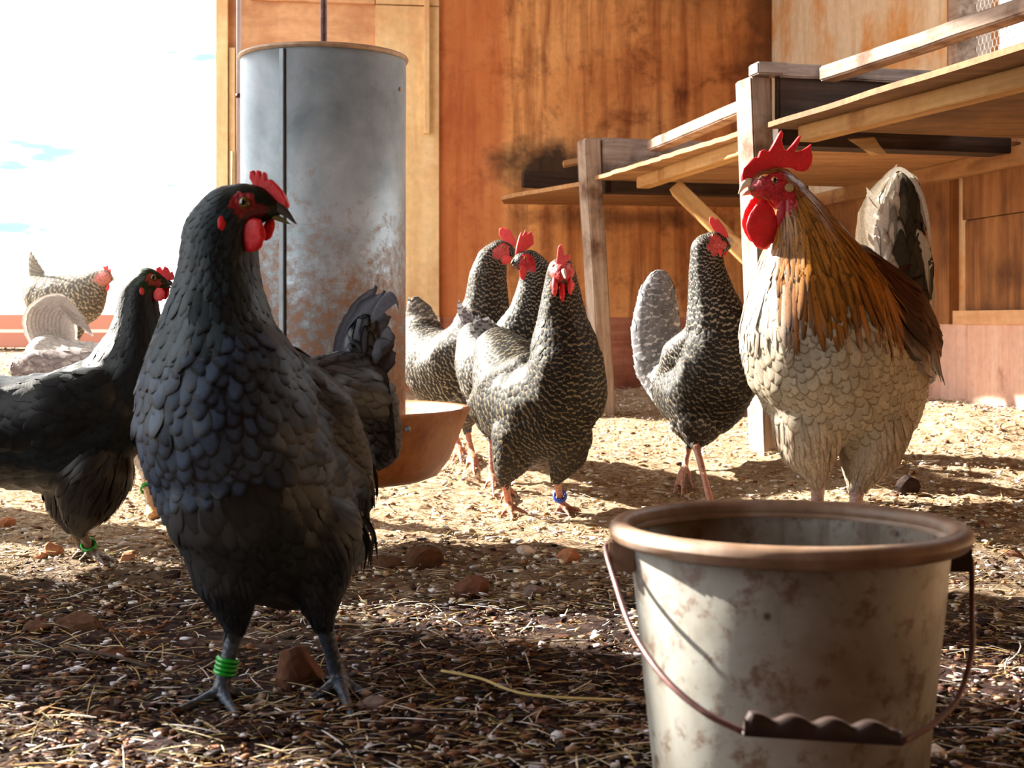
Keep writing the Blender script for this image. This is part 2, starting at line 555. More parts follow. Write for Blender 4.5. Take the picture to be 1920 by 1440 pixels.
# window netting: hexagonal wire, with an outside post behind it
def chicken_wire():
    root = empty('chicken_wire', (right_x(3.95), 3.95, 1.1))
    tag(root, 'strip of white hexagonal chicken wire in the window above the roost', 'wire mesh')
    V, Fc = [], []
    d = (Vector((right_x(WY0), WY0, 0)) - Vector((right_x(WY1), WY1, 0))).normalized()
    o = Vector((right_x(WY1), WY1, 0)) + d * 0.03 + Vector((0.02, 0, 0))
    a = 0.0135
    base = 0
    segs = set()
    for i in range(-1, 9):
        for j in range(0, 40):
            cx = i * a * math.sqrt(3) + (a * math.sqrt(3) / 2 if j % 2 else 0)
            cz = 1.0 + j * a * 1.5
            if cx < 0 or cx > 0.19: continue
            for k in range(6):
                p = [(round(cx + a * math.cos(math.pi / 6 + (k + q) * math.pi / 3), 4), round(cz + a * math.sin(math.pi / 6 + (k + q) * math.pi / 3), 4)) for q in (0, 1)]
                segs.add(tuple(sorted(p)))
    for (p, q) in segs:
        v, f = tube_arrays([o + d * p[0] + Vector((0, 0, p[1])), o + d * q[0] + Vector((0, 0, q[1]))], 0.0014, 5)
        V += [tuple(x) for x in v]; Fc += [tuple(i + base for i in g) for g in f]; base += len(v)
    link_mesh('netting', mesh_np('netting', V, Fc), mat_plain('galvanised_wire', lin(226, 222, 214), 0.4, 0.5), root)
    b0 = o + d * 0.0 + Vector((0.25, 0.25, 0))
chicken_wire()
op = beam('outside_post', (1.425, 4.30, 0.0), (1.425, 4.30, 2.3), (1, 0, 0), 0.022, 0.03, M_BROWNP)
tag(op, 'brown timber post standing outside behind the window wire', 'post')

# ------------------------------------------------------------------ ground
def build_ground():
    ys = np.concatenate([np.arange(-1.6, 0.9, 0.1), 0.9 * (6.6 / 0.9) ** np.linspace(0, 1, 330), np.linspace(7, 30, 12)])
    xs = np.concatenate([np.linspace(-18, -1.8, 14), np.arange(-1.75, 1.9, 0.0105), np.linspace(2.0, 16, 10)])
    XX, YY = np.meshgrid(xs, ys)
    Z = ground_z(XX, YY)
    X1, Y1 = XX.ravel(), YY.ravel(); z = Z.ravel().copy()
    amp = np.where((np.abs(X1) < 1.9) & (Y1 > 0.8) & (Y1 < 6.2))[0]
    for i in amp:
        p = Vector((X1[i], Y1[i], 0))
        z[i] += 0.010 * noise.noise(p * 7) + 0.007 * noise.noise(p * 22) + 0.004 * noise.noise(p * 60)
    out = (X1 < -1.9) | (Y1 > 6.2)
    V = np.stack([X1, Y1, z], 1)
    ny, nx = XX.shape
    idx = np.arange(ny * nx).reshape(ny, nx)
    Fc = np.stack([idx[:-1, :-1], idx[:-1, 1:], idx[1:, 1:], idx[1:, :-1]], -1).reshape(-1, 4)
    me = mesh_np('floor', V, Fc)
    m = NT('trampled_litter_soil')
    v = m.coord()
    n1 = m.noise(v, 2.2, 6, 0.6)
    n2 = m.noise(v, 60, 8, 0.75, 0.5)
    n3 = m.noise(v, 240, 5, 0.7)
    # darker soil in front, paler soil at the back
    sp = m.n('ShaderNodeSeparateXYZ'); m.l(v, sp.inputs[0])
    pale_far = m.ramp(m.math('ADD', m.math('MULTIPLY', sp.outputs[1], 0.25), m.math('MULTIPLY', m.math('SUBTRACT', n1, 0.5), 0.5)), [(0.46, BW(0)), (0.66, BW(1))])
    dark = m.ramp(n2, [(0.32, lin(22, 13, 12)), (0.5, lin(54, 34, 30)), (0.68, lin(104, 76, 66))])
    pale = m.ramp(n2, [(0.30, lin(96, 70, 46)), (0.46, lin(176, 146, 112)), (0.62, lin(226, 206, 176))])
    c = m.mix(pale_far, dark, pale)
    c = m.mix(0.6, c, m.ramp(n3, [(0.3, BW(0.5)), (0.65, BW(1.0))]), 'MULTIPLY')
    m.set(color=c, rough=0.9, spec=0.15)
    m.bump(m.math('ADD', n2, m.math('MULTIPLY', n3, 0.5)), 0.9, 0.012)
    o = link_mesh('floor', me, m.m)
    o['kind'] = 'structure'
    return o
build_ground()

def litter_field(n, yr=(1.0, 6.0)):
    Y = yr[0] * (yr[1] / yr[0]) ** RNG.random(n)
    X = (RNG.random(n) * 2 - 1) * (0.40 * Y + 0.10)
    X = np.clip(X, -6, 6)
    ok = (X < (1.898 - 0.15 * Y) - 0.02) & ((X < -1.05) | (Y < CY - 0.15 * (CX - X) - 0.04))
    return X[ok], Y[ok]

def pick(cols, w, n):
    return np.array(cols)[RNG.choice(len(cols), n, p=np.array(w) / sum(w))]

def straws(name, n, lmin, lmax, rad, cols, w, label, cat, lift=0.012):
    X, Y = litter_field(n); n = len(X)
    Z = ground_z(X, Y) + RNG.random(n) * lift + 0.001
    L = lmin + (lmax - lmin) * RNG.random(n) ** 2.2
    az = RNG.random(n) * 2 * np.pi
    # most lie across the view
    flatdir = RNG.normal(0, 0.55, n) + (RNG.random(n) < 0.5) * np.pi
    az = np.where(RNG.random(n) < 0.6, flatdir, az)
    pitch = RNG.normal(0, 0.16, n)
    d = np.stack([np.cos(az) * np.cos(pitch), np.sin(az) * np.cos(pitch), np.sin(pitch)], 1)
    side = np.stack([-np.sin(az), np.cos(az), np.zeros(n)], 1)
    bend = RNG.normal(0, 0.09, n)
    lb = np.abs(RNG.normal(0, 0.05, n))
    C = np.stack([X, Y, Z], 1)
    K = 5
    V = np.zeros((n, K, 3, 3))
    r = rad * (0.6 + 0.8 * RNG.random(n))
    for k in range(K):
        t = k / (K - 1) - 0.5
        p = C + d * (L * t)[:, None] + side * (bend * L * (0.25 - t * t) * 2)[:, None]
        p[:, 2] += lb * L * (0.25 - t * t) * 1.5
        rr = r * (1 - 0.5 * abs(2 * t) ** 2)
        for q in range(3):
            a = 2 * math.pi * q / 3
            V[:, k, q] = p + side * (rr * math.cos(a) * 1.6)[:, None]
            V[:, k, q, 2] += rr * math.sin(a) * 0.8 + rr
    V[..., 2] = np.maximum(V[..., 2], (ground_z(V[..., 0], V[..., 1]) - 0.004))
    base = (np.arange(n) * K * 3)[:, None, None]
    quads = []
    for k in range(K - 1):
        for q in range(3):
            quads.append([k * 3 + q, k * 3 + (q + 1) % 3, (k + 1) * 3 + (q + 1) % 3, (k + 1) * 3 + q])
    Fc = (base + np.array(quads)[None]).reshape(-1, 4)
    me = mesh_np(name, V.reshape(-1, 3), Fc)
    c = pick(cols, w, n) * (0.75 + 0.5 * RNG.random((n, 1)))
    set_col(me, 'Col', np.repeat(np.clip(c, 0, 0.95), K * 3, 0))
    o = link_mesh(name, me, M_LITTER)
    tag(o, label, cat, kind='stuff')
    return o

def chips(name, n, smin, smax, cols, w, label, cat):
    X, Y = litter_field(n); n = len(X)
    s = smin + (smax - smin) * RNG.random(n) ** 2.5
    C = np.stack([X, Y, ground_z(X, Y) + s * 0.15 + RNG.random(n) * 0.006], 1)
    base8 = np.array([(x, y, z) for z in (-1, 1) for x, y in ((-1, -1), (1, -1), (1, 1), (-1, 1))], float)
    V = np.repeat(base8[None], n, 0) * (0.55 + 0.6 * RNG.random((n, 8, 3)))
    V *= np.stack([s * (0.5 + 0.5 * RNG.random(n)), s * (0.3 + 0.5 * RNG.random(n)), s * (0.10 + 0.25 * RNG.random(n))], 1)[:, None]
    az = RNG.random(n) * 6.283; tx = RNG.normal(0, 0.35, n)
    ca, sa, ct, st = np.cos(az), np.sin(az), np.cos(tx), np.sin(tx)
    x, y, z = V[..., 0], V[..., 1], V[..., 2]
    y2 = y * ct[:, None] - z * st[:, None]; z2 = y * st[:, None] + z * ct[:, None]
    x3 = x * ca[:, None] - y2 * sa[:, None]; y3 = x * sa[:, None] + y2 * ca[:, None]
    V = np.stack([x3, y3, z2], -1) + C[:, None]
    quads = np.array([(0, 3, 2, 1), (4, 5, 6, 7), (0, 1, 5, 4), (1, 2, 6, 5), (2, 3, 7, 6), (3, 0, 4, 7)])
    Fc = ((np.arange(n) * 8)[:, None, None] + quads[None]).reshape(-1, 4)
    me = mesh_np(name, V.reshape(-1, 3), Fc)
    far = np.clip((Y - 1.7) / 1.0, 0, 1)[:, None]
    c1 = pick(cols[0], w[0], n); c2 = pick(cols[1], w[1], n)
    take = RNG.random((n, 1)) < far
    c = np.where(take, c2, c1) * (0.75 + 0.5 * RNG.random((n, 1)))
    set_col(me, 'Col', np.repeat(np.clip(c, 0, 0.95), 8, 0))
    o = link_mesh(name, me, M_LITTER, smooth=False)
    tag(o, label, cat, kind='stuff')
    return o

M_LITTER = mat_attr('dry_litter', 0.75, 0.25, 200, 0.3)
ST = [lin(180, 148, 90), lin(214, 196, 160), lin(140, 104, 56), lin(112, 104, 52), lin(230, 224, 220), lin(80, 50, 34)]
straws('straw', 13000, 0.010, 0.075, 0.0006, ST, [3, 4, 3, 2, 3, 4], 'short pale straw stalks strewn over the whole floor', 'straw')
straws('hay_fibres', 16000, 0.005, 0.022, 0.0006, ST, [2, 4, 2, 2, 3, 4], 'fine chopped hay fibres trodden into the floor', 'hay')
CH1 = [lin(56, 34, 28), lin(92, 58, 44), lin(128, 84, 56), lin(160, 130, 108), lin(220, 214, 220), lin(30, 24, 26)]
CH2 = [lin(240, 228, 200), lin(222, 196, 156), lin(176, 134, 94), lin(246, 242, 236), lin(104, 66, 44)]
chips('wood_chips', 42000, 0.0018, 0.009, (CH1, CH2), ([4, 4, 3, 2, 1.6, 2], [4, 3, 2, 3, 1]), 'crumbs of wood chip and dried dung covering the floor', 'wood chips')

# ------------------------------------------------------------------ stones and clods
M_STONE = {}
def stone_mat(k, c):
    if k not in M_STONE:
        M_STONE[k] = mat_plain('stone_' + k, c, 0.85, 0.2, 60, 0.35, 0.6)
    return M_STONE[k]
def stone(x, y, w, h, kind, label, name='stone', depth=0.8, seed=0, rot=0.0, wedge=0.0, grp=None):
    p = gpx(x, y + h * 0.42)
    s = p.y / F
    rx, rz, ry = w / 2 * s, h / 2 * s * 1.15, w / 2 * s * depth
    cols = dict(red=lin(100, 66, 48), brown=lin(88, 60, 42), grey=lin(120, 102, 96), dark=lin(46, 30, 26), pale=lin(214, 200, 186), orange=lin(168, 114, 80))
    bm = bmesh.new()
    bmesh.ops.create_icosphere(bm, subdivisions=2 if w < 60 else 3, radius=1.0)
    rnd = random.Random(seed)
    planes = [Vector((rnd.uniform(-1, 1), rnd.uniform(-1, 1), rnd.uniform(-0.4, 1))).normalized() for _ in range(8)]
    for v in bm.verts:
        c = v.co.copy()
        for pl in planes:
            dd = c.dot(pl)
            if dd > 0.72: c -= pl * (dd - 0.72)
        c += c * 0.10 * noise.noise(c * 3 + Vector((seed, 0, 0)))
        c.z += wedge * -c.x * 0.6 * (c.z + 1) * 0.5
        q = Vector((c.x * rx, c.y * ry, c.z * rz))
        q.rotate(Matrix.Rotation(rot, 3, 'Z'))
        v.co = q
    me = bpy.data.meshes.new(name); bm.to_mesh(me); bm.free()
    o = link_mesh(name, me, stone_mat(kind, cols[kind]), smooth=False)
    o.location = (p.x, p.y, p.z + rz * 0.55)
    tag(o, label, 'stone' if name == 'stone' else name.replace('_', ' '), grp)
    return o
stone(563, 1250, 100, 88, 'red', 'large wedge-shaped brown stone between the feet of the front hen', seed=3, wedge=0.8, depth=0.7)
stone(700, 1318, 76, 34, 'grey', 'flat greyish stone by the right foot of the front hen', seed=5, wedge=-0.4)
stone(1066, 1041, 48, 32, 'orange', 'small squarish orange stone left of the bucket rim', seed=8)
stone(790, 1042, 86, 52, 'brown', 'rounded brown stone in the shade right of the front hen', seed=11)
stone(724, 1052, 74, 30, 'brown', 'low brown stone touching the rounded brown one', seed=12)
stone(882, 1097, 84, 42, 'red', 'reddish stone with a sloping top midway to the bucket', seed=14, wedge=-0.5)
stone(1000, 1106, 46, 30, 'grey', 'small grey stone beside the bucket shadow', seed=17)
stone(150, 1168, 100, 46, 'brown', 'long brown clod lying in the shade at left', 'clod', seed=21, depth=0.5)
stone(72, 1176, 60, 30, 'brown', 'smaller brown clod at the left end of the long one', 'clod', seed=22, depth=0.5)
stone(214, 1222, 84, 26, 'red', 'thin reddish piece below the long clod', 'clod', seed=24, depth=0.5)
stone(102, 1030, 40, 34, 'orange', 'pointed orange stone left of the green leg ring', seed=26, wedge=0.3)
stone(76, 1040, 26, 18, 'orange', 'tiny orange stone beside the pointed one', seed=27)
stone(240, 1042, 36, 24, 'orange', 'orange pebble right of the green leg ring', seed=29, wedge=-0.5)
stone(232, 1020, 26, 16, 'pale', 'pale pebble behind the orange pebble', seed=30)
stone(322, 1080, 40, 30, 'dark', 'dark angular flake near the thigh of the front hen', 'bark_flake', seed=31, wedge=-0.6, depth=0.3)
stone(14, 978, 40, 26, 'orange', 'orange brown stone cut by the left edge of the photo', seed=34)
stone(312, 948, 40, 34, 'orange', 'orange stone in the sun behind the front hen', seed=36)
stone(1700, 885, 52, 46, 'dark', 'dark crumbly clod behind the rooster', 'clod', seed=38)
stone(1900, 865, 40, 22, 'red', 'reddish stone near the right edge by the wall', seed=39)
stone(1450, 932, 60, 20, 'brown', 'flat brown clod behind the bucket rim', 'clod', seed=41)
stone(1052, 1196, 42, 18, 'red', 'curled reddish leaf in the shade left of the bucket', 'dry_leaf', seed=43, depth=0.5)
stone(190, 1336, 44, 24, 'red', 'reddish clod in the lit foreground at left', 'clod', seed=45)
stone(1105, 1290, 30, 22, 'grey', 'dark grey pebble just left of the bucket', seed=47)
stone(1752, 1410, 46, 36, 'pale', 'pale rounded stone at the bottom right of the bucket', seed=49)
stone(985, 1030, 44, 22, 'pale', 'white lump in the sun left of the squarish orange stone', seed=51)
stone(1850, 1160, 36, 24, 'dark', 'dark clod right of the bucket', 'clod', seed=53)
stone(945, 1340, 34, 24, 'dark', 'dark clod in the foreground shade', 'clod', seed=55)
stone(500, 1372, 40, 26, 'dark', 'dark clod below the left foot of the front hen', 'clod', seed=57)
stone(1565, 955, 26, 16, 'pale', 'pale pebble by the rooster foot', seed=58)

# ------------------------------------------------------------------ birds
LEG_SKIN = {}
def mat_skin_attr():
    m = NT('bird_skin')
    a = m.n('ShaderNodeAttribute', attribute_name='Col')
    v = m.coord()
    vo = m.n('ShaderNodeTexVoronoi'); vo.inputs['Scale'].default_value = 190
    m.l(v, vo.inputs['Vector'])
    c = m.mix(0.75, a.outputs['Color'], m.ramp(vo.outputs['Distance'], [(0.0, BW(1.0)), (0.75, BW(0.35))]), 'MULTIPLY')
    m.set(color=c, rough=0.42, spec=0.5)
    m.bump(vo.outputs['Distance'], 0.5, -0.002)
    return m.m
M_SKIN = mat_skin_attr()
def mat_comb(name, c, cd):
    m = NT(name)
    v = m.coord()
    n = m.noise(v, 220, 5, 0.7)
    n2 = m.noise(v, 30, 3)
    cc = m.mix(0.5, m.ramp(n2, [(0.3, cd), (0.7, c)]), m.ramp(n, [(0.3, cd), (0.65, c)]))
    m.set(color=cc, rough=0.45, spec=0.4, sub=0.25)
    m.b.inputs['Subsurface Radius'].default_value = (1.0, 0.25, 0.15)
    m.b.inputs['Subsurface Scale'].default_value = 0.006
    m.bump(n, 0.5, 0.002)
    return m.m
M_COMB = mat_comb('red_comb', (0.80, 0.015, 0.02), (0.42, 0.004, 0.012))
M_COMBP = mat_comb('pinkish_red_comb', (0.78, 0.075, 0.075), (0.55, 0.02, 0.03))
M_BEAKD = mat_plain('dark_horn_beak', lin(60, 56, 50), 0.3, 0.5, 60, 0.4, 0.1)
M_BEAKP = mat_plain('pale_horn_beak', lin(200, 180, 150), 0.35, 0.5, 60, 0.3, 0.1)
def mat_gloss(name, c, rough=0.05):
    m = NT(name); m.set(color=c, rough=rough, spec=0.8); return m.m
M_PUPIL = mat_gloss('black_pupil', (0.004, 0.004, 0.004))
M_IRISO = mat_gloss('orange_iris', lin(170, 96, 20), 0.1)
M_IRISG = mat_gloss('olive_brown_iris', lin(92, 74, 22), 0.1)
M_LOBEW = mat_plain('pale_ear_lobe', lin(150, 130, 90), 0.6, 0.3)
M_GREENR = mat_gloss('green_plastic', lin(10, 150, 40), 0.25)
M_BLUER = mat_gloss('blue_plastic', lin(20, 70, 190), 0.3)

ROWS = np.array([0.0, 0.22, 0.45, 0.66, 0.84, 0.95, 1.0])
WID = np.array([0.30, 0.72, 0.96, 1.0, 0.78, 0.46, 0.10])
def feather_batch(P, T, N, L, W, lift, camber, bvh, hug=1.0):
    """each vane is laid along the skin; returns verts (n,rows,3,3), fuv"""
    n = len(P)
    R = len(ROWS)
    V = np.zeros((n, R, 3, 3)); UV = np.zeros((n, R, 3, 2))
    tip = [0, 0, 0, 0.15, 0.5, 0.85, 1.0]
    for f in range(n):
        p = Vector(P[f]); t = Vector(T[f]); nn = Vector(N[f]); l = float(L[f]); w0 = float(W[f]) * 0.5
        tilt = random.uniform(-0.10, 0.10)
        p = p - t * (l * 0.30)
        pu = 0.0
        base = random.uniform(0.0, 0.02) * l
        for i in range(R):
            u = float(ROWS[i])
            p = p + t * ((u - pu) * l); pu = u
            loc, nr, _, dist = bvh.find_nearest(p)
            if loc is not None and dist < l * 0.5:
                nn = (nn * 0.35 + nr * 0.65).normalized()
                p = loc.copy() if hug >= 1 else p.lerp(loc, hug)
            t = (t - nn * t.dot(nn)).normalized()
            b = (nn.cross(t) + nn * tilt).normalized()
            c = p + nn * (base + float(lift[f]) * (u - 0.10) * l + 0.0004)
            w = w0 * float(WID[i])
            for j, sg in enumerate((-1, 0, 1)):
                q = c + b * (sg * w) - nn * (abs(sg) * camber * w * (0.4 + 0.6 * u))
                V[f, i, j] = q
                UV[f, i, j, 0] = max(abs(sg), tip[i]); UV[f, i, j, 1] = u
    return V, UV
def feather_faces(n):
    R = len(ROWS)
    q = []
    for i in range(R - 1):
        for j in range(2):
            a = i * 3 + j
            q.append((a, a + 1, a + 4, a + 3))
    return ((np.arange(n) * R * 3)[:, None, None] + np.array(q)[None]).reshape(-1, 4)

def voxel_body(name, spheres, vox, smooth_it, smooth_w):
    """one continuous skin from overlapping spheres. spheres: (n,6) center, radii xyz"""
    bm0 = bmesh.new(); bmesh.ops.create_icosphere(bm0, subdivisions=2, radius=1.0)
    uv = np.array([v.co[:] for v in bm0.verts]); ff = np.array([[v.index for v in f.verts] for f in bm0.faces]); bm0.free()
    V = (uv[None] * spheres[:, None, 3:6] + spheres[:, None, 0:3]).reshape(-1, 3)
    Fc = (ff[None] + (np.arange(len(spheres)) * len(uv))[:, None, None]).reshape(-1, 3)
    me = mesh_np(name + '_raw', V, Fc)
    o = bpy.data.objects.new('tmp', me); COL.objects.link(o)
    md = o.modifiers.new('r', 'REMESH'); md.mode = 'VOXEL'; md.voxel_size = vox; md.adaptivity = 0
    dg = bpy.context.evaluated_depsgraph_get()
    me2 = bpy.data.meshes.new_from_object(o.evaluated_get(dg), depsgraph=dg)
    bpy.data.objects.remove(o); bpy.data.meshes.remove(me)
    n = len(me2.vertices)
    co = np.zeros(n * 3, np.float32); me2.vertices.foreach_get('co', co); co = co.reshape(-1, 3).astype(np.float64)
    ed = np.zeros(len(me2.edges) * 2, np.int32); me2.edges.foreach_get('vertices', ed); ed = ed.reshape(-1, 2)
    deg = np.bincount(ed.ravel(), minlength=n)[:, None]
    w = smooth_w(co)[:, None]
    for _ in range(smooth_it):
        acc = np.zeros_like(co)
        for a, b in ((0, 1), (1, 0)):
            for k in range(3):
                acc[:, k] += np.bincount(ed[:, a], weights=co[ed[:, b], k], minlength=n)
        co = co + w * (acc / deg - co)
    me2.vertices.foreach_set('co', co.astype(np.float32).ravel())
    me2.update()
    return me2, co

class Bird:
    def __init__(self, name, Y0, label, group=None, cat='hen', vox=0.0032):
        self.Y0 = Y0; self.s = Y0 / F; self.name = name; self.vox = vox
        self.chains = []; self.spots = []; self.label = label; self.group = group; self.cat = cat
    def p(self, x, y, d=0.0):
        return px(x, y, self.Y0 + d * self.s)
    def chain(self, name, nodes, part=None, col=(0.1, 0.1, 0.1), style=None, squash=1.0):
        out = []
        for nd in nodes:
            if nd[0] == 'g':
                g = gpx(nd[1], nd[2]); r = nd[3] * g.y / F
                out.append((Vector((g.x, g.y, g.z + r * 0.7)), r))
            else:
                x, y, d, r = nd
                v = self.p(x, y, d); out.append((v, r * v.y / F))
        self.chains.append(dict(name=name, nodes=out, part=part, col=col, style=style, squash=squash))
        return self
    def leg(self, thigh_nodes, foot, toes, col, style, thigh_col, shank_r=15, knee=None):
        """thigh nodes (px,py,d,r); foot = ground pixel of the ankle; toes = ground pixels"""
        k = thigh_nodes[-1]
        f = gpx(*foot); fr = shank_r * self.s
        self.nleg = getattr(self, 'nleg', 0) + 1
        self.chain('thigh', thigh_nodes, 'thigh_feathers#%d' % self.nleg, thigh_col, style)
        a = self.p(k[0], k[1], k[2]); b = Vector((f.x, f.y, f.z + fr * 1.3))
        nodes = [(a, fr * 1.25), (a.lerp(b, 0.15), fr), (a.lerp(b, 0.6), fr * 0.86), (b, fr * 1.05)]
        self.chains.append(dict(name='shank', nodes=nodes, part=None, col=col, style=None, squash=1.0))
        for t in toes:
            g = gpx(*t)
            m = b.lerp(g, 0.45); m.z = max(g.z, f.z) + fr * 0.75
            e = Vector((g.x, g.y, g.z + fr * 0.35))
            self.chains.append(dict(name='toe', nodes=[(b, fr * 0.8), (m, fr * 0.62), (b.lerp(e, 0.85) * 0.5 + e * 0.5, fr * 0.45), (e, fr * 0.28)], part=None, col=col, style=None, squash=1.0))
        return a, b, fr
    def finish(self, mats):
        s = self.s
        sph, sd, snode = [], [], []
        for ci, ch in enumerate(self.chains):
            nd = ch['nodes']
            for i in range(len(nd) - 1):
                (a, ra), (b, rb) = nd[i], nd[i + 1]
                steps = max(1, int((b - a).length / (0.28 * max(0.5 * (ra + rb), 0.004))))
                for k in range(steps + (1 if i == len(nd) - 2 else 0)):
                    t = k / steps
                    c = a.lerp(b, t); r = ra + (rb - ra) * t
                    dvec = (b - a).normalized()
                    sph.append((c.x, c.y, c.z, r, r * ch['squash'], r)); sd.append(dvec[:]); snode.append((ci, i + t, r))
            if len(nd) == 1:
                c, r = nd[0]; sph.append((c.x, c.y, c.z, r, r * ch['squash'], r)); sd.append((0, 0, -1)); snode.append((ci, 0, r))
        sph = np.array(sph); sd = np.array(sd); snode = np.array(snode)
        self.sph, self.sd, self.snode = sph, sd, snode
        def near(co):
            out = np.zeros(len(co), int)
            for i in range(0, len(co), 4000):
                c = co[i:i + 4000]
                d = np.linalg.norm(c[:, None] - sph[None, :, :3], axis=2) - sph[None, :, 3]
                out[i:i + 4000] = d.argmin(1)
            return out
        self.near = near
        def sw(co):
            k = near(co); r = snode[k, 2] / s
            return np.clip((r - 24) / 60, 0.07, 1.0) * 0.6
        me, co = voxel_body(self.name, sph, self.vox, 14, sw)
        self.bvh = BVHTree.FromPolygons([Vector(c) for c in co], [p.vertices[:] for p in me.polygons])
        # colours of the skin
        k = near(co)
        cc = np.array([c['col'] for c in self.chains])[snode[k, 0].astype(int)]
        hc, hr, fwd = self.head
        lat = fwd.cross(Vector((0, 0, 1))).normalized()
        self.lat = lat
        self.face = []
        for (x, y, r, col) in self.spots:
            h = self.hit(x, y)
            if h is None: continue
            q, nrm = h
            m = q - lat * (2 * (q - hc).dot(lat))
            self.face.append((q, r * s, col)); self.face.append((m, r * s, col))
        for (q, r, col) in self.face:
            d = np.linalg.norm(co - np.array(q[:]), axis=1)
            w = np.clip((r - d) / (r * 0.2), 0, 1)[:, None]
            cc = cc * (1 - w) + np.array(col) * w
        low = min(c.z for ch in self.chains for c, r in ch['nodes'])
        base = Vector((np.mean([c.x for ch in self.chains for c, r in ch['nodes'] if ch['name'] in ('shank',)] or [hc.x]),
                       np.mean([c.y for ch in self.chains for c, r in ch['nodes'] if ch['name'] in ('shank',)] or [hc.y]), low))
        self.root = empty(self.name, base)
        tag(self.root, self.label, self.cat, self.group)
        set_col(me, 'Col', cc)
        link_mesh('body', me, M_SKIN, self.root)
        self.plumage(me, co, mats)
        return self.root
    def hit(self, x, y):
        o = Vector((0, 0, HC)); d = (px(x, y, 1.0) - o).normalized()
        # slide the ray start close to the bird so that nothing else interferes
        loc, nrm, idx, dist = self.bvh.ray_cast(o, d)
        return None if loc is None else (loc, nrm)
    def plumage(self, me, co, mats):
        s = self.s
        me.calc_loop_triangles()
        nt = len(me.loop_triangles)
        tri = np.zeros(nt * 3, np.int32); me.loop_triangles.foreach_get('vertices', tri); tri = tri.reshape(-1, 3)
        A, B, C = co[tri[:, 0]], co[tri[:, 1]], co[tri[:, 2]]
        nr = np.cross(B - A, C - A); ar = np.linalg.norm(nr, axis=1); nr /= ar[:, None] + 1e-12
        # smooth normals per vertex
        vn = np.zeros_like(co)
        for j in range(3):
            for kk in range(3):
                vn[:, kk] += np.bincount(tri[:, j], weights=nr[:, kk] * ar, minlength=len(co))
        vn /= np.linalg.norm(vn, axis=1, keepdims=True) + 1e-12
        ncand = 26000
        ti = RNG.choice(nt, ncand, p=ar / ar.sum())
        u, v = RNG.random(ncand), RNG.random(ncand); fl = u + v > 1; u[fl], v[fl] = 1 - u[fl], 1 - v[fl]
        P = A[ti] * (1 - u - v)[:, None] + B[ti] * u[:, None] + C[ti] * v[:, None]
        N = vn[tri[ti, 0]] * (1 - u - v)[:, None] + vn[tri[ti, 1]] * u[:, None] + vn[tri[ti, 2]] * v[:, None]
        N /= np.linalg.norm(N, axis=1, keepdims=True)
        k = self.near(P)
        ci = self.snode[k, 0].astype(int); rad = self.snode[k, 2]
        # blended flow
        T = np.zeros_like(P)
        for i in range(0, ncand, 4000):
            c = P[i:i + 4000]
            d = np.linalg.norm(c[:, None] - self.sph[None, :, :3], axis=2) - self.sph[None, :, 3]
            d -= d.min(1, keepdims=True)
            isf = np.array([1.0 if self.chains[int(q)]['style'] else 0.0 for q in self.snode[:, 0]])
            w = np.exp(-d / (22 * s)) * isf[None]
            T[i:i + 4000] = w @ self.sd
        T[:, 2] -= 0.25
        T += RNG.normal(0, 0.05, T.shape) * np.linalg.norm(T, axis=1, keepdims=True)
        T -= N * (T * N).sum(1, keepdims=True)
        T /= np.linalg.norm(T, axis=1, keepdims=True) + 1e-9
        size = np.zeros(ncand); ok = np.zeros(ncand, bool); spc = np.ones(ncand)
        for q, ch in enumerate(self.chains):
            if not ch['style']: continue
            m = ci == q
            st = ch['style']
            size[m] = np.maximum(rad[m] * 0.25 * st.get('size', 1.0), st.get('min', 5.0) * s)
            spc[m] = st.get('space', 0.62); ok |= m
        for (q, r, col) in self.face:
            ok &= np.linalg.norm(P - np.array(q[:]), axis=1) > r * 0.92
        # blue noise thinning
        cell = max(size.max() * 0.7, 1e-4); grid = {}; keep = []
        for i in range(ncand):
            if not ok[i]: continue
            p = P[i]; rr = size[i] * spc[i]
            key = (int(p[0] // cell), int(p[1] // cell), int(p[2] // cell)); bad = False
            for a in (-1, 0, 1):
                for b in (-1, 0, 1):
                    for c in (-1, 0, 1):
                        for j in grid.get((key[0] + a, key[1] + b, key[2] + c), ()):
                            pj = P[j]
                            if (p[0] - pj[0]) ** 2 + (p[1] - pj[1]) ** 2 + (p[2] - pj[2]) ** 2 < rr * rr:
                                bad = True; break
                        if bad: break
                    if bad: break
                if bad: break
            if not bad:
                grid.setdefault(key, []).append(i); keep.append(i)
        keep = np.array(keep)
        parts = {}
        for i in keep:
            parts.setdefault(self.chains[ci[i]]['part'], []).append(i)
        for part, idx in parts.items():
            idx = np.array(idx); n = len(idx)
            L = np.zeros(n); W = np.zeros(n); lf = np.zeros(n); dr = np.zeros(n)
            c1 = np.zeros((n, 3)); c2 = np.zeros((n, 3))
            for q in set(ci[idx]):
                st = self.chains[q]['style']; m = ci[idx] == q
                sz = size[idx][m]
                L[m] = sz * st.get('len', 1.9) * (0.85 + 0.3 * RNG.random(m.sum()))
                W[m] = sz * st.get('wid', 1.25) * (0.9 + 0.2 * RNG.random(m.sum()))
                lf[m] = st.get('lift', 0.16); dr[m] = st.get('droop', 0.0)
                t = self.snode[k[idx][m], 1]
                a, b = st['c1'], st['c2']
                if callable(a): a, b = a(P[idx][m], t)
                var = 1 + st.get('var', 0.2) * (RNG.random((m.sum(), 1)) * 2 - 1)
                c1[m] = np.array(a) * var; c2[m] = np.array(b) * var
            Nn = N[idx] + RNG.normal(0, 0.06, (n, 3)); Nn /= np.linalg.norm(Nn, axis=1, keepdims=True)
            V, UV = feather_batch(P[idx], T[idx], Nn, L, W, lf, 0.26, self.bvh)
            part = part.split('#')[0]
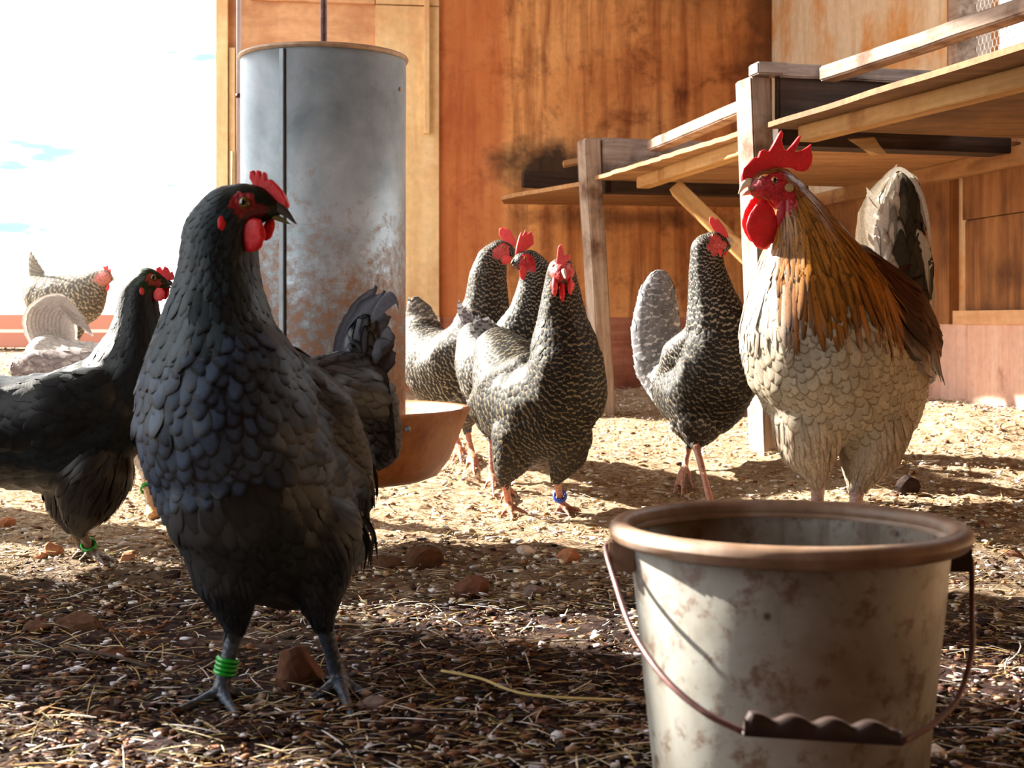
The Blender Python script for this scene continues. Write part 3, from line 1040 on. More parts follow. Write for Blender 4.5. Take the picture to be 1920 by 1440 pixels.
            me2 = mesh_np(part, V.reshape(-1, 3), feather_faces(n))
            rep = V.shape[1] * 3
            set_col(me2, 'Col', np.repeat(np.clip(c1, 0, 1), rep, 0)); set_col(me2, 'Col2', np.repeat(np.clip(c2, 0, 1), rep, 0))
            set_vec2(me2, 'fuv', UV.reshape(-1, 2))
            link_mesh(part, me2, mats.get(part, mats['*']), self.root)
    # ---- big feathers
    def quills(self, name, specs, mat):
        """specs: (points px [(x,y,d)..], width px, c1, c2, facing)"""
        VV, UU, C1, C2, FF = [], [], [], [], []; base = 0
        for (pts, wpx, c1, c2, face) in specs:
            path = catmull([self.p(*q) for q in pts], 9)
            n = len(path); w0 = wpx * self.s / 2
            fv = Vector(face).normalized()
            for i, p in enumerate(path):
                t = (path[min(i + 1, n - 1)] - path[max(i - 1, 0)]).normalized()
                b = t.cross(fv)
                b = b.normalized() if b.length > 1e-4 else Vector((1, 0, 0))
                u = i / (n - 1)
                w = w0 * (0.45 + 0.55 * min(1, u * 3)) * max(0.05, 1 - max(0, (u - 0.45) / 0.55) ** 2.0)
                nn = b.cross(t).normalized()
                for j, sg in enumerate((-1, -0.5, 0, 0.5, 1)):
                    jag = 0.0 if abs(sg) < 1 else 0.13 * w0 * (random.random() - 0.35) * (0.3 + u)
                    VV.append(p + b * (sg * w + jag * sg) - nn * (0.14 * abs(sg) ** 1.5 * w)); UU.append((abs(sg) if u < 0.85 else max(abs(sg), (u - 0.85) / 0.15), u))
                    C1.append(c1); C2.append(c2)
            for i in range(n - 1):
                for j in range(4):
                    a = base + i * 5 + j
                    FF.append((a, a + 1, a + 6, a + 5))
            base += n * 5
        me = mesh_np(name, [tuple(v) for v in VV], FF)
        set_col(me, 'Col', np.array(C1)); set_col(me, 'Col2', np.array(C2)); set_vec2(me, 'fuv', np.array(UU))
        return link_mesh(name, me, mat, self.root)
    # ---- head parts
    def plate(self, name, poly, d, thick, mat, slope=0.0, bev=0.35):
        """fleshy plate traced as an outline (comb); real thickness, rounded rim"""
        x0 = poly[0][0]
        P = [self.p(x, y, d + slope * (x - x0)) for x, y in poly]
        cu = bpy.data.curves.new('tmp', 'CURVE'); cu.dimensions = '2D'; cu.fill_mode = 'BOTH'
        # local plane axes
        ex = (self.p(x0 + 10, poly[0][1], d + slope * 10) - self.p(x0, poly[0][1], d)).normalized()
        ez = Vector((0, 0, 1)); ey = ez.cross(ex).normalized()
        o0 = P[0]
        sp = cu.splines.new('POLY'); sp.points.add(len(P) - 1)
        for i, q in enumerate(P):
            r = q - o0; sp.points[i].co = (r.dot(ex), r.dot(ez), 0, 1)
        sp.use_cyclic_u = True
        t = thick * self.s
        cu.extrude = t * (1 - bev) / 2; cu.bevel_depth = t * bev / 2; cu.bevel_resolution = 2; cu.offset = -t * bev / 2
        o = bpy.data.objects.new('tmp', cu); COL.objects.link(o)
        dg = bpy.context.evaluated_depsgraph_get()
        me = bpy.data.meshes.new_from_object(o.evaluated_get(dg), depsgraph=dg)
        bpy.data.objects.remove(o)
        M = Matrix((ex, ez, ex.cross(ez))).transposed().to_4x4(); M.translation = o0
        me.transform(M)
        me.materials.clear()
        ob = link_mesh(name, me, mat, self.root, smooth=False)
        return ob
    def lobe(self, name, x, y, rx, ry, d, mat, rot=0.0, thick=0.3, rough=0.12, both=False, tear=0.0):
        c = self.p(x, y, d); s = self.s
        lat = self.lat
        def mk(c, sgn):
            bm = bmesh.new(); bmesh.ops.create_icosphere(bm, subdivisions=4, radius=1.0)
            fw = Vector((lat.y, -lat.x, 0))
            if fw.x < 0: fw = -fw
            R = Matrix.Rotation(rot, 3, 'Y')
            for v in bm.verts:
                p = v.co.copy()
                k = 1 - tear * max(0, p.z)
                p.x *= k
                p *= 1 + rough * noise.noise(v.co * 2.2 + Vector((x * 0.01, 0, sgn)))
                q = Vector((p.x * rx * s, p.y * thick * rx * s, p.z * ry * s))
                q = R @ q
                v.co = fw * q.x + lat * q.y * (1 if lat.y > 0 else -1) + Vector((0, 0, q.z))
            me = bpy.data.meshes.new(name); bm.to_mesh(me); bm.free()
            ob = link_mesh(name, me, mat); ob.location = c
            ob.parent = self.root; ob.matrix_parent_inverse = Matrix.Translation(-self.root.location)
        mk(c, 1)
        if both:
            hc = self.head[0]
            mk(c - lat * (2 * (c - hc).dot(lat)), -1)
    def eye(self, x, y, r, iris, both=True, sink=0.45):
        h = self.hit(x, y)
        if h is None: return
        q, nrm = h
        R = r * self.s
        hc = self.head[0]; lat = self.lat
        side = 1 if (q - hc).dot(lat) > 0 else -1
        for sg in ((1, -1) if both else (1,)):
            c = q if sg == 1 else q - lat * (2 * (q - hc).dot(lat))
            out = (lat * side * sg * 0.8 + (nrm if sg == 1 else nrm - lat * 2 * nrm.dot(lat)) * 0.5).normalized()
            bm = bmesh.new(); bmesh.ops.create_uvsphere(bm, u_segments=28, v_segments=20, radius=R)
            for f in bm.faces:
                cz = f.calc_center_median().normalized().z
                f.material_index = 0 if cz > 0.86 else 1
            me = bpy.data.meshes.new('eye'); bm.to_mesh(me); bm.free()
            me.transform(out.to_track_quat('Z', 'Y').to_matrix().to_4x4())
            ob = link_mesh('eye', me, [M_PUPIL, iris]); ob.location = c - out * R * sink
            ob.parent = self.root; ob.matrix_parent_inverse = Matrix.Translation(-self.root.location)
    def earlobe(self, x, y, rx, ry, mat):
        h = self.hit(x, y)
        if h is None: return
        q, nrm = h; hc = self.head[0]; lat = self.lat
        for sg in (1, -1):
            c = q if sg == 1 else q - lat * (2 * (q - hc).dot(lat))
            bm = bmesh.new(); bmesh.ops.create_icosphere(bm, subdivisions=3, radius=1.0)
            n2 = nrm if sg == 1 else nrm - lat * 2 * nrm.dot(lat)
            up = (Vector((0, 0, 1)) - n2 * n2.z).normalized(); sd = up.cross(n2)
            for v in bm.verts:
                v.co = (sd * v.co.x * rx + up * v.co.z * ry + n2 * v.co.y * min(rx, ry) * 0.45) * self.s * (1 + 0.1 * noise.noise(v.co * 3))
            me = bpy.data.meshes.new('earlobe'); bm.to_mesh(me); bm.free()
            ob = link_mesh('earlobe', me, mat); ob.location = c
            ob.parent = self.root; ob.matrix_parent_inverse = Matrix.Translation(-self.root.location)
    def beak(self, base, tip, r, mat, hook=0.25, d0=0, d1=0, lower=True, mat2=None):
        a = self.p(*base, d0); b = self.p(*tip, d1)
        up = Vector((0, 0, 1)); L = (b - a).length; R = r * self.s
        pts, rr = [], []
        for i in range(9):
            t = i / 8
            q = a.lerp(b, t) + up * (math.sin(math.pi * min(1, t * 1.05)) * hook * R * 1.4 + R * 0.15 * (1 - t))
            pts.append(q); rr.append(R * (1 - t ** 1.5) * (0.95) + 0.0004)
        o = tube('beak', pts, rr, mat, self.root, 14, flat=0.75, up=(0, 0, 1))
        if lower:
            pts = [a.lerp(b, t * 0.78) - up * (R * (0.55 - 0.1 * t)) for t in (0, .25, .5, .75, 1)]
            tube('lower_beak', pts, [R * 0.5, R * 0.46, R * 0.38, R * 0.25, R * 0.06], mat2 or mat, self.root, 12, flat=1.0)
    def rings(self, a, b, t0, n, step, r, mat, label):
        """plastic leg rings around the shank a->b"""
        d = (b - a).normalized()
        V, FF = [], []; base = 0
        for i in range(n):
            c = a.lerp(b, t0) + d * (step * i)
            u = d.orthogonal().normalized(); w = d.cross(u)
            pts = [c + (u * math.cos(q * 2 * math.pi / 24) + w * math.sin(q * 2 * math.pi / 24)) * r for q in range(24)]
            for q in range(24):
                p = pts[q]; rd = (p - c).normalized()
                for k in range(8):
                    an = 2 * math.pi * k / 8
                    V.append(tuple(p + (rd * math.cos(an) + d * math.sin(an)) * step * 0.5))
            for q in range(24):
                for k in range(8):
                    FF.append((base + q * 8 + k, base + q * 8 + (k + 1) % 8, base + ((q + 1) % 24) * 8 + (k + 1) % 8, base + ((q + 1) % 24) * 8 + k))
            base += 24 * 8
        o = link_mesh('leg_ring', mesh_np('leg_ring', V, FF), mat, self.root)
        o['label'] = label

RED = (0.62, 0.015, 0.025); PINK = (0.72, 0.10, 0.10)
F_BLUE = mat_feather('blue_black_feathers', 'lace', 0.5, 0.3, trans=0.03, lace=(0.5, 0.9))
F_BLACK = mat_feather('black_feathers', 'lace', 0.45, 0.35, trans=0.03)
F_BARTAIL = mat_feather('barred_tail_feathers', 'bar', 0.6, 0.25, freq=44.0, trans=0.15)
F_BAR = mat_feather('barred_feathers', 'bar', 0.6, 0.25, freq=15.0, trans=0.12)
F_PALE = mat_feather('cream_feathers', 'lace', 0.62, 0.25, trans=0.2, lace=(0.7, 1.0))
F_GOLD = mat_feather('golden_hackle_feathers', 'lace', 0.35, 0.5, trans=0.12, lace=(0.4, 1.0))

def shade(c, lo, hi):
    k = random.uniform(lo, hi)
    return tuple(x * k for x in c)
def st(c1, c2, **k):
    d = dict(c1=c1, c2=c2); d.update(k); return d

# ---------------- front hen, blue-grey laced
def front_hen():
    B = Bird('hen', 1.50, 'large blue-black hen with scalloped feathers standing nearest, green ring on one leg', vox=0.0028)
    blu, blk = (0.032, 0.058, 0.104), (0.003, 0.005, 0.009)
    gb = (0.004, 0.014, 0.008)
    hs = st(gb, (0.003, 0.007, 0.004), size=0.75, min=7, len=2.4, lift=0.035, space=0.5)
    nk = st((0.015, 0.032, 0.045), (0.002, 0.005, 0.006), size=0.95, min=11, len=2.7, wid=1.05, lift=0.055, space=0.58, var=0.4)
    bd = st(blu, blk, size=0.80, min=20, len=1.9, wid=1.3, lift=0.105, space=0.62, var=0.35)
    bl = st((0.014, 0.018, 0.021), (0.004, 0.005, 0.006), size=1.05, len=2.2, wid=1.1, lift=0.05, space=0.6, var=0.35)
    th = st((0.016, 0.022, 0.032), (0.006, 0.008, 0.012), size=1.4, min=16, len=2.6, wid=0.5, lift=0.06, space=0.32, var=0.5)
    sd = st((0.042, 0.042, 0.042), blk, size=0.9, min=22, len=2.3, wid=1.1, lift=0.08, var=0.35)
    B.chain('head', [(514, 394, -18, 15), (500, 388, -13, 26), (480, 384, -7, 37), (456, 388, 0, 46), (432, 401, 5, 56)], 'head_feathers', gb, hs)
    B.chain('neck', [(428, 405, 5, 58), (412, 445, 8, 72), (410, 500, 10, 76), (408, 560, 10, 88), (406, 630, 8, 112), (412, 700, 0, 142)], 'neck_hackle', (0.02, 0.03, 0.035), nk)
    B.chain('body', [(418, 740, -10, 160), (428, 800, -5, 176), (455, 870, 30, 178), (500, 900, 110, 168), (545, 890, 210, 150), (590, 850, 300, 110)], 'body_feathers', (0.02, 0.025, 0.03), bd)
    B.chain('belly', [(455, 920, 0, 158), (490, 980, 60, 150), (545, 1010, 150, 135), (600, 1000, 230, 95)], 'belly_feathers', (0.012, 0.014, 0.016), bl)
    B.chain('wing', [(520, 720, 60, 78), (575, 790, 105, 96), (620, 860, 160, 78), (655, 930, 215, 48)], 'wing', (0.02, 0.025, 0.03), sd, squash=0.8)
    B.chain('saddle', [(590, 740, 180, 70), (640, 740, 270, 80), (680, 760, 320, 68), (700, 830, 330, 52)], 'saddle_feathers', (0.02, 0.02, 0.025), st((0.055, 0.058, 0.068), blk, size=1.5, len=2.6, wid=0.9, lift=0.08, var=0.35))
    B.chain('tail_base', [(690, 790, 315, 42), (684, 710, 312, 44), (678, 650, 310, 34), (685, 610, 308, 18)], 'tail_coverts', (0.02, 0.02, 0.025), st((0.09, 0.10, 0.125), blk, size=2.0, min=24, len=3.0, wid=0.9, lift=0.06, var=0.35), squash=0.5)
    lg = (0.06, 0.08, 0.12)
    a1, b1, r1 = B.leg([(432, 990, -5, 100), (428, 1075, -10, 66), (438, 1135, 10, 38), (442, 1172, 15, 21)], (414, 1318), [(308, 1350), (445, 1348), (508, 1306), (420, 1298)], lg, th, (0.012, 0.014, 0.018), 17)
    a2, b2, r2 = B.leg([(580, 1000, 60, 100), (590, 1070, 60, 66), (598, 1120, 50, 40), (604, 1162, 45, 21)], (636, 1296), [(660, 1352), (572, 1326), (700, 1316), (610, 1282)], lg, th, (0.012, 0.014, 0.018), 18)
    B.head = (B.p(455, 392, 0), 45, Vector((0.93, -0.36, 0)).normalized())
    B.spots = [(454, 382, 29, (0.36, 0.014, 0.018)), (475, 393, 22, (0.28, 0.012, 0.015)), (492, 396, 15, (0.16, 0.010, 0.012)), (470, 406, 13, (0.14, 0.008, 0.010))]
    B.finish({'*': F_BLUE, 'head_feathers': F_BLACK})
    B.eye(457, 380, 12, M_IRISG)
    B.earlobe(415, 419, 8, 15, M_COMB)
    B.plate('comb', [(478, 350), (470, 335), (471, 322), (477, 320), (481, 330), (484, 319), (489, 321), (491, 334), (496, 322), (500, 325), (501, 337), (509, 336), (519, 345), (530, 358), (537, 370), (541, 384), (535, 394), (516, 392), (498, 382), (484, 366)], -6, 15, M_COMB, slope=-0.25)
    B.beak((503, 392), (556, 420), 14, M_BEAKD, hook=0.55, d0=-16, d1=-34, mat2=mat_plain('greenish_horn_beak', lin(110, 104, 60), 0.3, 0.5))
    B.lobe('wattle', 474, 440, 27, 32, -38, M_COMB, rot=0.35, thick=0.28, tear=0.25)
    B.lobe('wattle', 504, 428, 12, 24, -8, M_COMB, rot=0.35, thick=0.4, tear=0.25)
    B.rings(a1, b1, 0.52, 4, 0.0046, r1 * 1.12, M_GREENR, 'stack of green spiral leg rings')
    g1, g2 = (0.20, 0.225, 0.28), (0.03, 0.036, 0.048)
    q = []
    for i, (pts, w, k) in enumerate([
            ([(640, 735), (648, 655), (672, 590), (706, 536)], 54, 1.25),
            ([(655, 740), (668, 650), (696, 580), (744, 560)], 62, 0.85),
            ([(650, 740), (660, 660), (684, 596), (722, 545)], 60, 1.05),
            ([(668, 740), (690, 660), (712, 606), (733, 594)], 56, 0.75),
            ([(676, 740), (700, 676), (722, 636), (728, 612)], 50, 1.15),
            ([(684, 745), (708, 690), (730, 668), (742, 662)], 46, 0.6),
            ([(664, 745), (684, 690), (706, 650), (736, 640)], 44, 0.7)]):
        q.append(([(x, y, 318 - 5 * i + 2 * n) for n, (x, y) in enumerate(pts)], w, tuple(c * k for c in g1), tuple(c * k * 0.45 for c in g1), (0.35 - 0.12 * i, -1, 0.15)))
    for i in range(14):
        f = random.random()
        q.append(([(690 - 20 * f, 620 + 10 * f, 300), (706 + 8 * f, 575 + 14 * f, 298), (728 + 14 * f, 548 + 20 * f, 296), (744 + 4 * f, 556 + 26 * f, 296)], 8, g1, g1, (0, -1, 0.2)))
    for i in range(12):
        f = i / 11
        q.append(([(650, 750, 265), (680 + 10 * f, 700 + 40 * f, 270), (712 + 8 * f, 705 + 70 * f, 275), (726 + 16 * f, 740 + 120 * f, 272)], 38, shade(g1, 0.3, 0.7), g2, (-0.2, -1, 0.4)))
    B.quills('tail', q, F_BLUE)
    # loose wispy fluff at the back of the thighs
    q = []
    for i in range(40):
        x = 655 + random.uniform(-10, 50); y = 930 + random.uniform(-40, 110); dd = 160 + random.uniform(-20, 80)
        q.append(([(x - 26, y - 50, dd), (x, y - 8, dd), (x + random.uniform(-6, 12), y + 48, dd)], 7, (0.16, 0.15, 0.13) if i % 3 == 0 else (0.02, 0.02, 0.02), (0.02, 0.02, 0.02), (random.uniform(-.5, .5), -1, 0)))
    B.quills('fluff', q, F_BLUE)
    return B
front_hen()

# ---------------- dark hen at left
def dark_hen():
    B = Bird('hen', 2.36, 'black hen with a green sheen cut by the left edge, green ring on its leg', vox=0.0036)
    c1, c2 = (0.006, 0.011, 0.013), (0.003, 0.004, 0.006)
    hd = st((0.012, 0.036, 0.006), (0.005, 0.014, 0.004), size=0.8, min=6, len=2.2, lift=0.035)
    bd = st(c1, c2, size=0.8, min=12, len=2.0, lift=0.05)
    th = st((0.020, 0.018, 0.016), (0.02, 0.014, 0.01), size=1.4, min=12, len=2.4, wid=0.5, lift=0.14, space=0.4)
    B.chain('head', [(303, 530, -3, 14), (290, 527, 0, 20), (276, 528, 0, 27), (262, 545, 2, 32)], 'head_feathers', (0.01, 0.02, 0.01), hd)
    B.chain('neck', [(260, 550, 2, 34), (258, 600, 2, 44), (256, 650, 2, 60), (245, 700, 5, 82)], 'neck_hackle', (0.008, 0.014, 0.014), st(c1, c2, size=0.9, min=8, len=2.6, lift=0.04))
    B.chain('body', [(232, 735, 5, 86), (195, 770, 10, 106), (120, 810, 20, 118), (30, 812, 30, 108), (-60, 780, 40, 80), (-130, 740, 45, 50)], 'body_feathers', (0.008, 0.01, 0.012), bd)
    B.chain('wing', [(175, 740, -68, 50), (100, 770, -75, 66), (20, 790, -65, 60), (-50, 790, -50, 40)], 'wing', (0.008, 0.01, 0.012), st(c1, c2, size=1.6, len=2.4), squash=0.6)
    lg = (0.20, 0.13, 0.09)
    a1, b1, r1 = B.leg([(175, 880, -10, 76), (165, 935, -10, 50), (150, 968, -10, 28), (148, 990, -8, 14)], (172, 1046), [(222, 1058), (196, 1066), (150, 1056), (185, 1040)], lg, th, (0.01, 0.01, 0.01), 11)
    B.leg([(140, 890, 50, 66), (130, 940, 50, 40), (128, 965, 45, 22), (132, 985, 40, 12)], (156, 1040), [(195, 1044), (175, 1052), (136, 1050)], lg, th, (0.01, 0.01, 0.01), 10)
    B.head = (B.p(278, 528, 0), 28, Vector((0.97, -0.2, 0)).normalized())
    B.spots = [(286, 523, 15, (0.42, 0.05, 0.03)), (298, 530, 11, (0.42, 0.04, 0.03))]
    B.finish({'*': F_BLACK})
    B.eye(287, 521, 7, M_IRISG)
    B.earlobe(266, 546, 5, 8, M_COMBP)
    B.plate('comb', [(296, 515), (293, 503), (300, 500), (306, 507), (309, 499), (315, 503), (319, 512), (323, 509), (328, 524), (316, 526), (305, 521)], -3, 8, M_COMB, slope=-0.1)
    B.beak((308, 530), (330, 541), 7, M_BEAKD, hook=0.4, d0=-4, d1=-8)
    B.lobe('wattle', 298, 552, 12, 13, -14, M_COMBP, rot=0.2, thick=0.3)
    B.lobe('wattle', 310, 548, 8, 14, 6, M_COMB, rot=0.2, thick=0.35)
    B.rings(a1, b1, 0.72, 3, 0.0042, r1 * 1.15, M_GREENR, 'bright green spiral leg ring')
    q = [([(-90, 720, 30), (-140, 640, 30), (-170 - 6 * i, 560 + 14 * i, 30 + 8 * (i % 3 - 1))], 40, c1, c2, (0.2 * (i % 3 - 1), -1, 0)) for i in range(6)]
    B.quills('tail', q, F_BLACK)
dark_hen()

# ---------------- rooster
def rooster():
    B = Bird('rooster', 2.60, 'cream rooster with golden brown neck and tall red comb standing behind the bucket', cat='rooster', vox=0.0036)
    cr, cre = (0.42, 0.37, 0.28), (0.20, 0.145, 0.09)
    gold, gd = (0.40, 0.17, 0.025), (0.10, 0.035, 0.006)
    def neckc(P, t):
        n = len(P)
        f = np.clip((P[:, 2] - (HC + (600 - 560) * B.s)) / (120 * B.s), 0, 1)[:, None]
        xx = 960 + F * P[:, 0] / P[:, 1]; yy = 600 - F * (P[:, 2] - HC) / P[:, 1]
        front = np.clip((1440 + (yy - 440) * 0.42 - xx) / 30, 0, 1)[:, None]
        a = np.array((0.34, 0.12, 0.014)) * (1 - f) + np.array((0.42, 0.18, 0.03)) * f
        # pale straw coloured front of the throat
        low = np.clip((yy - 470) / 50, 0, 1)[:, None]
        pale = np.array((0.55, 0.36, 0.17)) * (1 - low) + np.array((0.55, 0.49, 0.40)) * low
        b = a * 0.30 * (1 - front) + pale * 0.7 * front
        a = a * (1 - front) + pale * front
        return a, b
    def tailc(P, t):
        xx = 960 + F * P[:, 0] / P[:, 1]; zz = 600 - F * (P[:, 2] - HC) / P[:, 1]
        k = np.clip((xx - 1676 - 10 * np.sin(zz * 0.11)) / 14, 0, 1)[:, None]
        a = np.array((0.60, 0.56, 0.46)) * (1 - k) + np.array((0.05, 0.045, 0.03)) * k
        return a, a * 0.6
    hk = st(neckc, None, size=0.72, min=8, len=5.5, wid=0.62, lift=0.022, space=0.5, var=0.3)
    bd = st(cr, cre, size=0.62, min=12, len=2.0, wid=1.3, lift=0.075, var=0.16)
    th = st((0.42, 0.36, 0.28), (0.30, 0.22, 0.15), size=1.2, min=12, len=2.6, wid=0.5, lift=0.07, space=0.4, var=0.2)
    mr = st((0.07, 0.016, 0.004), (0.014, 0.005, 0.003), size=0.9, min=12, len=5.0, wid=0.7, lift=0.03, space=0.6, var=0.5)
    dk = st((0.012, 0.010, 0.010), (0.004, 0.004, 0.004), size=1.2, len=2.6, wid=1.0, lift=0.1)
    B.chain('head', [(1418, 352, -2, 17), (1436, 348, 0, 30), (1458, 350, 2, 37), (1480, 368, 4, 36)], 'head_feathers', (0.30, 0.02, 0.02), st((0.28, 0.09, 0.02), (0.12, 0.03, 0.01), size=1, min=7, len=2.4, lift=0.06))
    B.chain('neck', [(1486, 378, 5, 38), (1504, 425, 8, 58), (1518, 480, 10, 84), (1528, 540, 12, 118), (1534, 592, 8, 142)], 'neck_hackle', (0.2, 0.08, 0.02), hk)
    B.chain('body', [(1534, 625, 2, 147), (1538, 655, 8, 150), (1560, 700, 50, 146), (1600, 720, 130, 136), (1630, 730, 210, 108), (1650, 760, 250, 80)], 'body_feathers', cr, bd)
    B.chain('back', [(1580, 540, 90, 90), (1640, 600, 160, 104), (1680, 640, 210, 84), (1715, 690, 230, 42)], 'saddle_feathers', (0.03, 0.01, 0.005), mr)
    B.chain('wing', [(1620, 600, 40, 80), (1670, 650, 80, 74), (1700, 710, 130, 44)], 'wing', (0.02, 0.012, 0.01), st((0.03, 0.010, 0.006), (0.004, 0.004, 0.003), size=1.6, min=20, len=3.2, wid=0.8, lift=0.05, var=0.6), squash=0.7)
    B.chain('tail_base', [(1700, 600, 235, 46), (1690, 530, 245, 50), (1684, 450, 255, 50), (1684, 390, 258, 42), (1690, 350, 258, 26)], 'tail_coverts', (0.4, 0.36, 0.3), st(tailc, None, size=1.9, min=18, len=3.2, wid=0.8, lift=0.06, var=0.25), squash=0.45)
    lg = (0.62, 0.42, 0.38)
    B.leg([(1520, 790, 0, 74), (1516, 835, 0, 56), (1528, 872, 0, 33), (1534, 900, 2, 17)], (1532, 975), [(1500, 992), (1540, 996), (1578, 962), (1556, 958)], lg, th, (0.5, 0.45, 0.38), 15)
    B.leg([(1632, 790, 40, 80), (1632, 840, 35, 60), (1616, 882, 25, 34), (1608, 912, 20, 17)], (1602, 985), [(1575, 1002), (1610, 1008), (1640, 996), (1612, 970)], lg, th, (0.5, 0.45, 0.38), 15)
    B.head = (B.p(1452, 350, 2), 36, Vector((-0.98, -0.18, 0)).normalized())
    fr = (0.50, 0.008, 0.016)
    B.spots = [(1452, 342, 27, fr), (1436, 350, 24, fr), (1470, 362, 26, fr), (1425, 352, 20, fr), (1458, 376, 26, fr), (1475, 388, 24, fr), (1418, 356, 14, fr)]
    B.finish({'*': F_PALE, 'neck_hackle': F_GOLD, 'head_feathers': F_GOLD, 'saddle_feathers': F_GOLD, 'wing': F_GOLD})
    B.eye(1453, 338, 7.5, mat_gloss('dark_amber_iris', lin(104, 52, 16), 0.1))
    B.earlobe(1480, 352, 9, 8, M_LOBEW)
    B.plate('comb', [(1392, 344), (1389, 330), (1392, 316), (1402, 306), (1412, 296), (1420, 296), (1424, 284), (1431, 281), (1436, 285), (1441, 284), (1450, 268), (1458, 252), (1463, 246), (1466, 252), (1464, 266), (1468, 280), (1474, 284), (1486, 270), (1496, 257), (1500, 256), (1495, 272), (1489, 286), (1502, 284), (1513, 277), (1519, 272), (1518, 282), (1522, 296), (1520, 310), (1513, 321), (1503, 324), (1492, 322), (1482, 316), (1468, 316), (1450, 316), (1432, 324), (1415, 336), (1402, 346)], 0, 12, M_COMB, slope=0.15)
    B.beak((1412, 350), (1384, 364), 12, M_BEAKP, hook=0.7, d0=-2, d1=-6, mat2=mat_plain('beak_pink', lin(220, 150, 120), .4, .4))
    B.lobe('wattle', 1430, 420, 32, 46, -22, M_COMB, rot=0.0, thick=0.22, tear=0.35)
    B.lobe('wattle', 1414, 412, 24, 42, 18, M_COMB, rot=0.0, thick=0.24, tear=0.3)
    B.lobe('wattle', 1474, 396, 17, 36, -20, mat_comb('deep_red_jowl', (0.45, 0.006, 0.015), (0.25, 0.003, 0.01)), rot=0.25, thick=0.5, tear=-0.2)
    w1, w2 = (0.66, 0.61, 0.52), (0.42, 0.34, 0.24)
    k1, k2 = (0.07, 0.06, 0.04), (0.02, 0.02, 0.015)
    q = []
    for i in range(9):
        f = i / 8
        q.append(([(1690 - 8 * f, 560, 250), (1652 - 22 * f, 470 + 20 * f, 265 + 3 * i), (1640 - 12 * f, 380 + 20 * f, 270 + 3 * i), (1682 - 40 * f, 308 + 80 * f, 272)], 46, w1, w2, (0.35 * f - 0.2, -1, 0.1)))
    for i in range(8):
        f = i / 7
        q.append(([(1700, 570, 235), (1668 + 8 * f, 470, 248), (1668 + 12 * f, 360 + 16 * f, 255), (1712 + 8 * f, 340 + 30 * f, 250), (1738 - 6 * f, 430 + 24 * f, 245)], 34, k1 if i % 2 else w1, k2 if i % 2 else w2, (0.2 - 0.4 * f, -1, 0)))
    for i in range(6):
        f = i / 5
        q.append(([(1700, 600, 225), (1690, 500, 230), (1705 + 6 * f, 440 + 20 * f, 232), (1736 + 5 * f, 470 + 24 * f, 232), (1742 + 4 * f, 550 + 14 * f, 230)], 32, w1 if i % 3 == 0 else k1, w2 if i % 3 == 0 else k2, (0.1, -1, 0)))
    q.append(([(1650, 400, 240), (1680, 318, 240), (1722, 352, 240), (1742, 430, 240), (1748, 545, 240)], 9, w1, w1, (0, -1, 0)))
    q.append(([(1700, 430, 236), (1738, 480, 236), (1750, 550, 236), (1746, 620, 236)], 8, w1, w1, (0, -1, 0)))
    for i in range(10):
        y = 360 + i * 18 + random.uniform(-6, 6)
        q.append(([(1655, y + 36, 246), (1636, y + 14, 246), (1621 + random.uniform(-2, 8), y - 8, 246)], 12, w1, w1, (0, -1, 0)))
    B.quills('tail', q, F_PALE)
    q = []
    for i in range(26):
        f = random.random()
        x = 1600 + 150 * f; y = 560 + 40 * f
        g = random.random() < 0.5
        q.append(([(x - 50, y - 40 + 30 * f, 60 + 60 * f), (x, y + 30, 30 + 70 * f), (x + 22 + 10 * f, y + 90 + random.uniform(-10, 40), 40 + 70 * f)], 15, (0.20, 0.06, 0.01) if g else (0.03, 0.01, 0.006), (0.02, 0.008, 0.005), (0.3, -1, 0.2)))
    B.quills('saddle_hackle', q, F_GOLD)
rooster()

# ---------------- barred hens
def bar_styles(v=1.0, warm=0.0, k=1.0):
    w = (0.40 * v, (0.37 - 0.05 * warm) * v, (0.32 - 0.13 * warm) * v)
    d = (0.015 * k, 0.013 * k, 0.011 * k)
    hd = st(d, w, size=0.8, min=5, len=2.0, lift=0.05)
    nk = st(d, w, size=0.85, min=7, len=2.3, wid=1.1, lift=0.06, space=0.6)
    bd = st(d, w, size=0.62, min=9, len=1.9, wid=1.3, lift=0.08)
    th = st(tuple(x * 3 for x in d), w, size=1.2, min=10, len=2.1, wid=0.8, lift=0.12, space=0.5)
    return hd, nk, bd, th
GREYB = (0.09, 0.08, 0.07)
LEGP = (0.62, 0.26, 0.16)

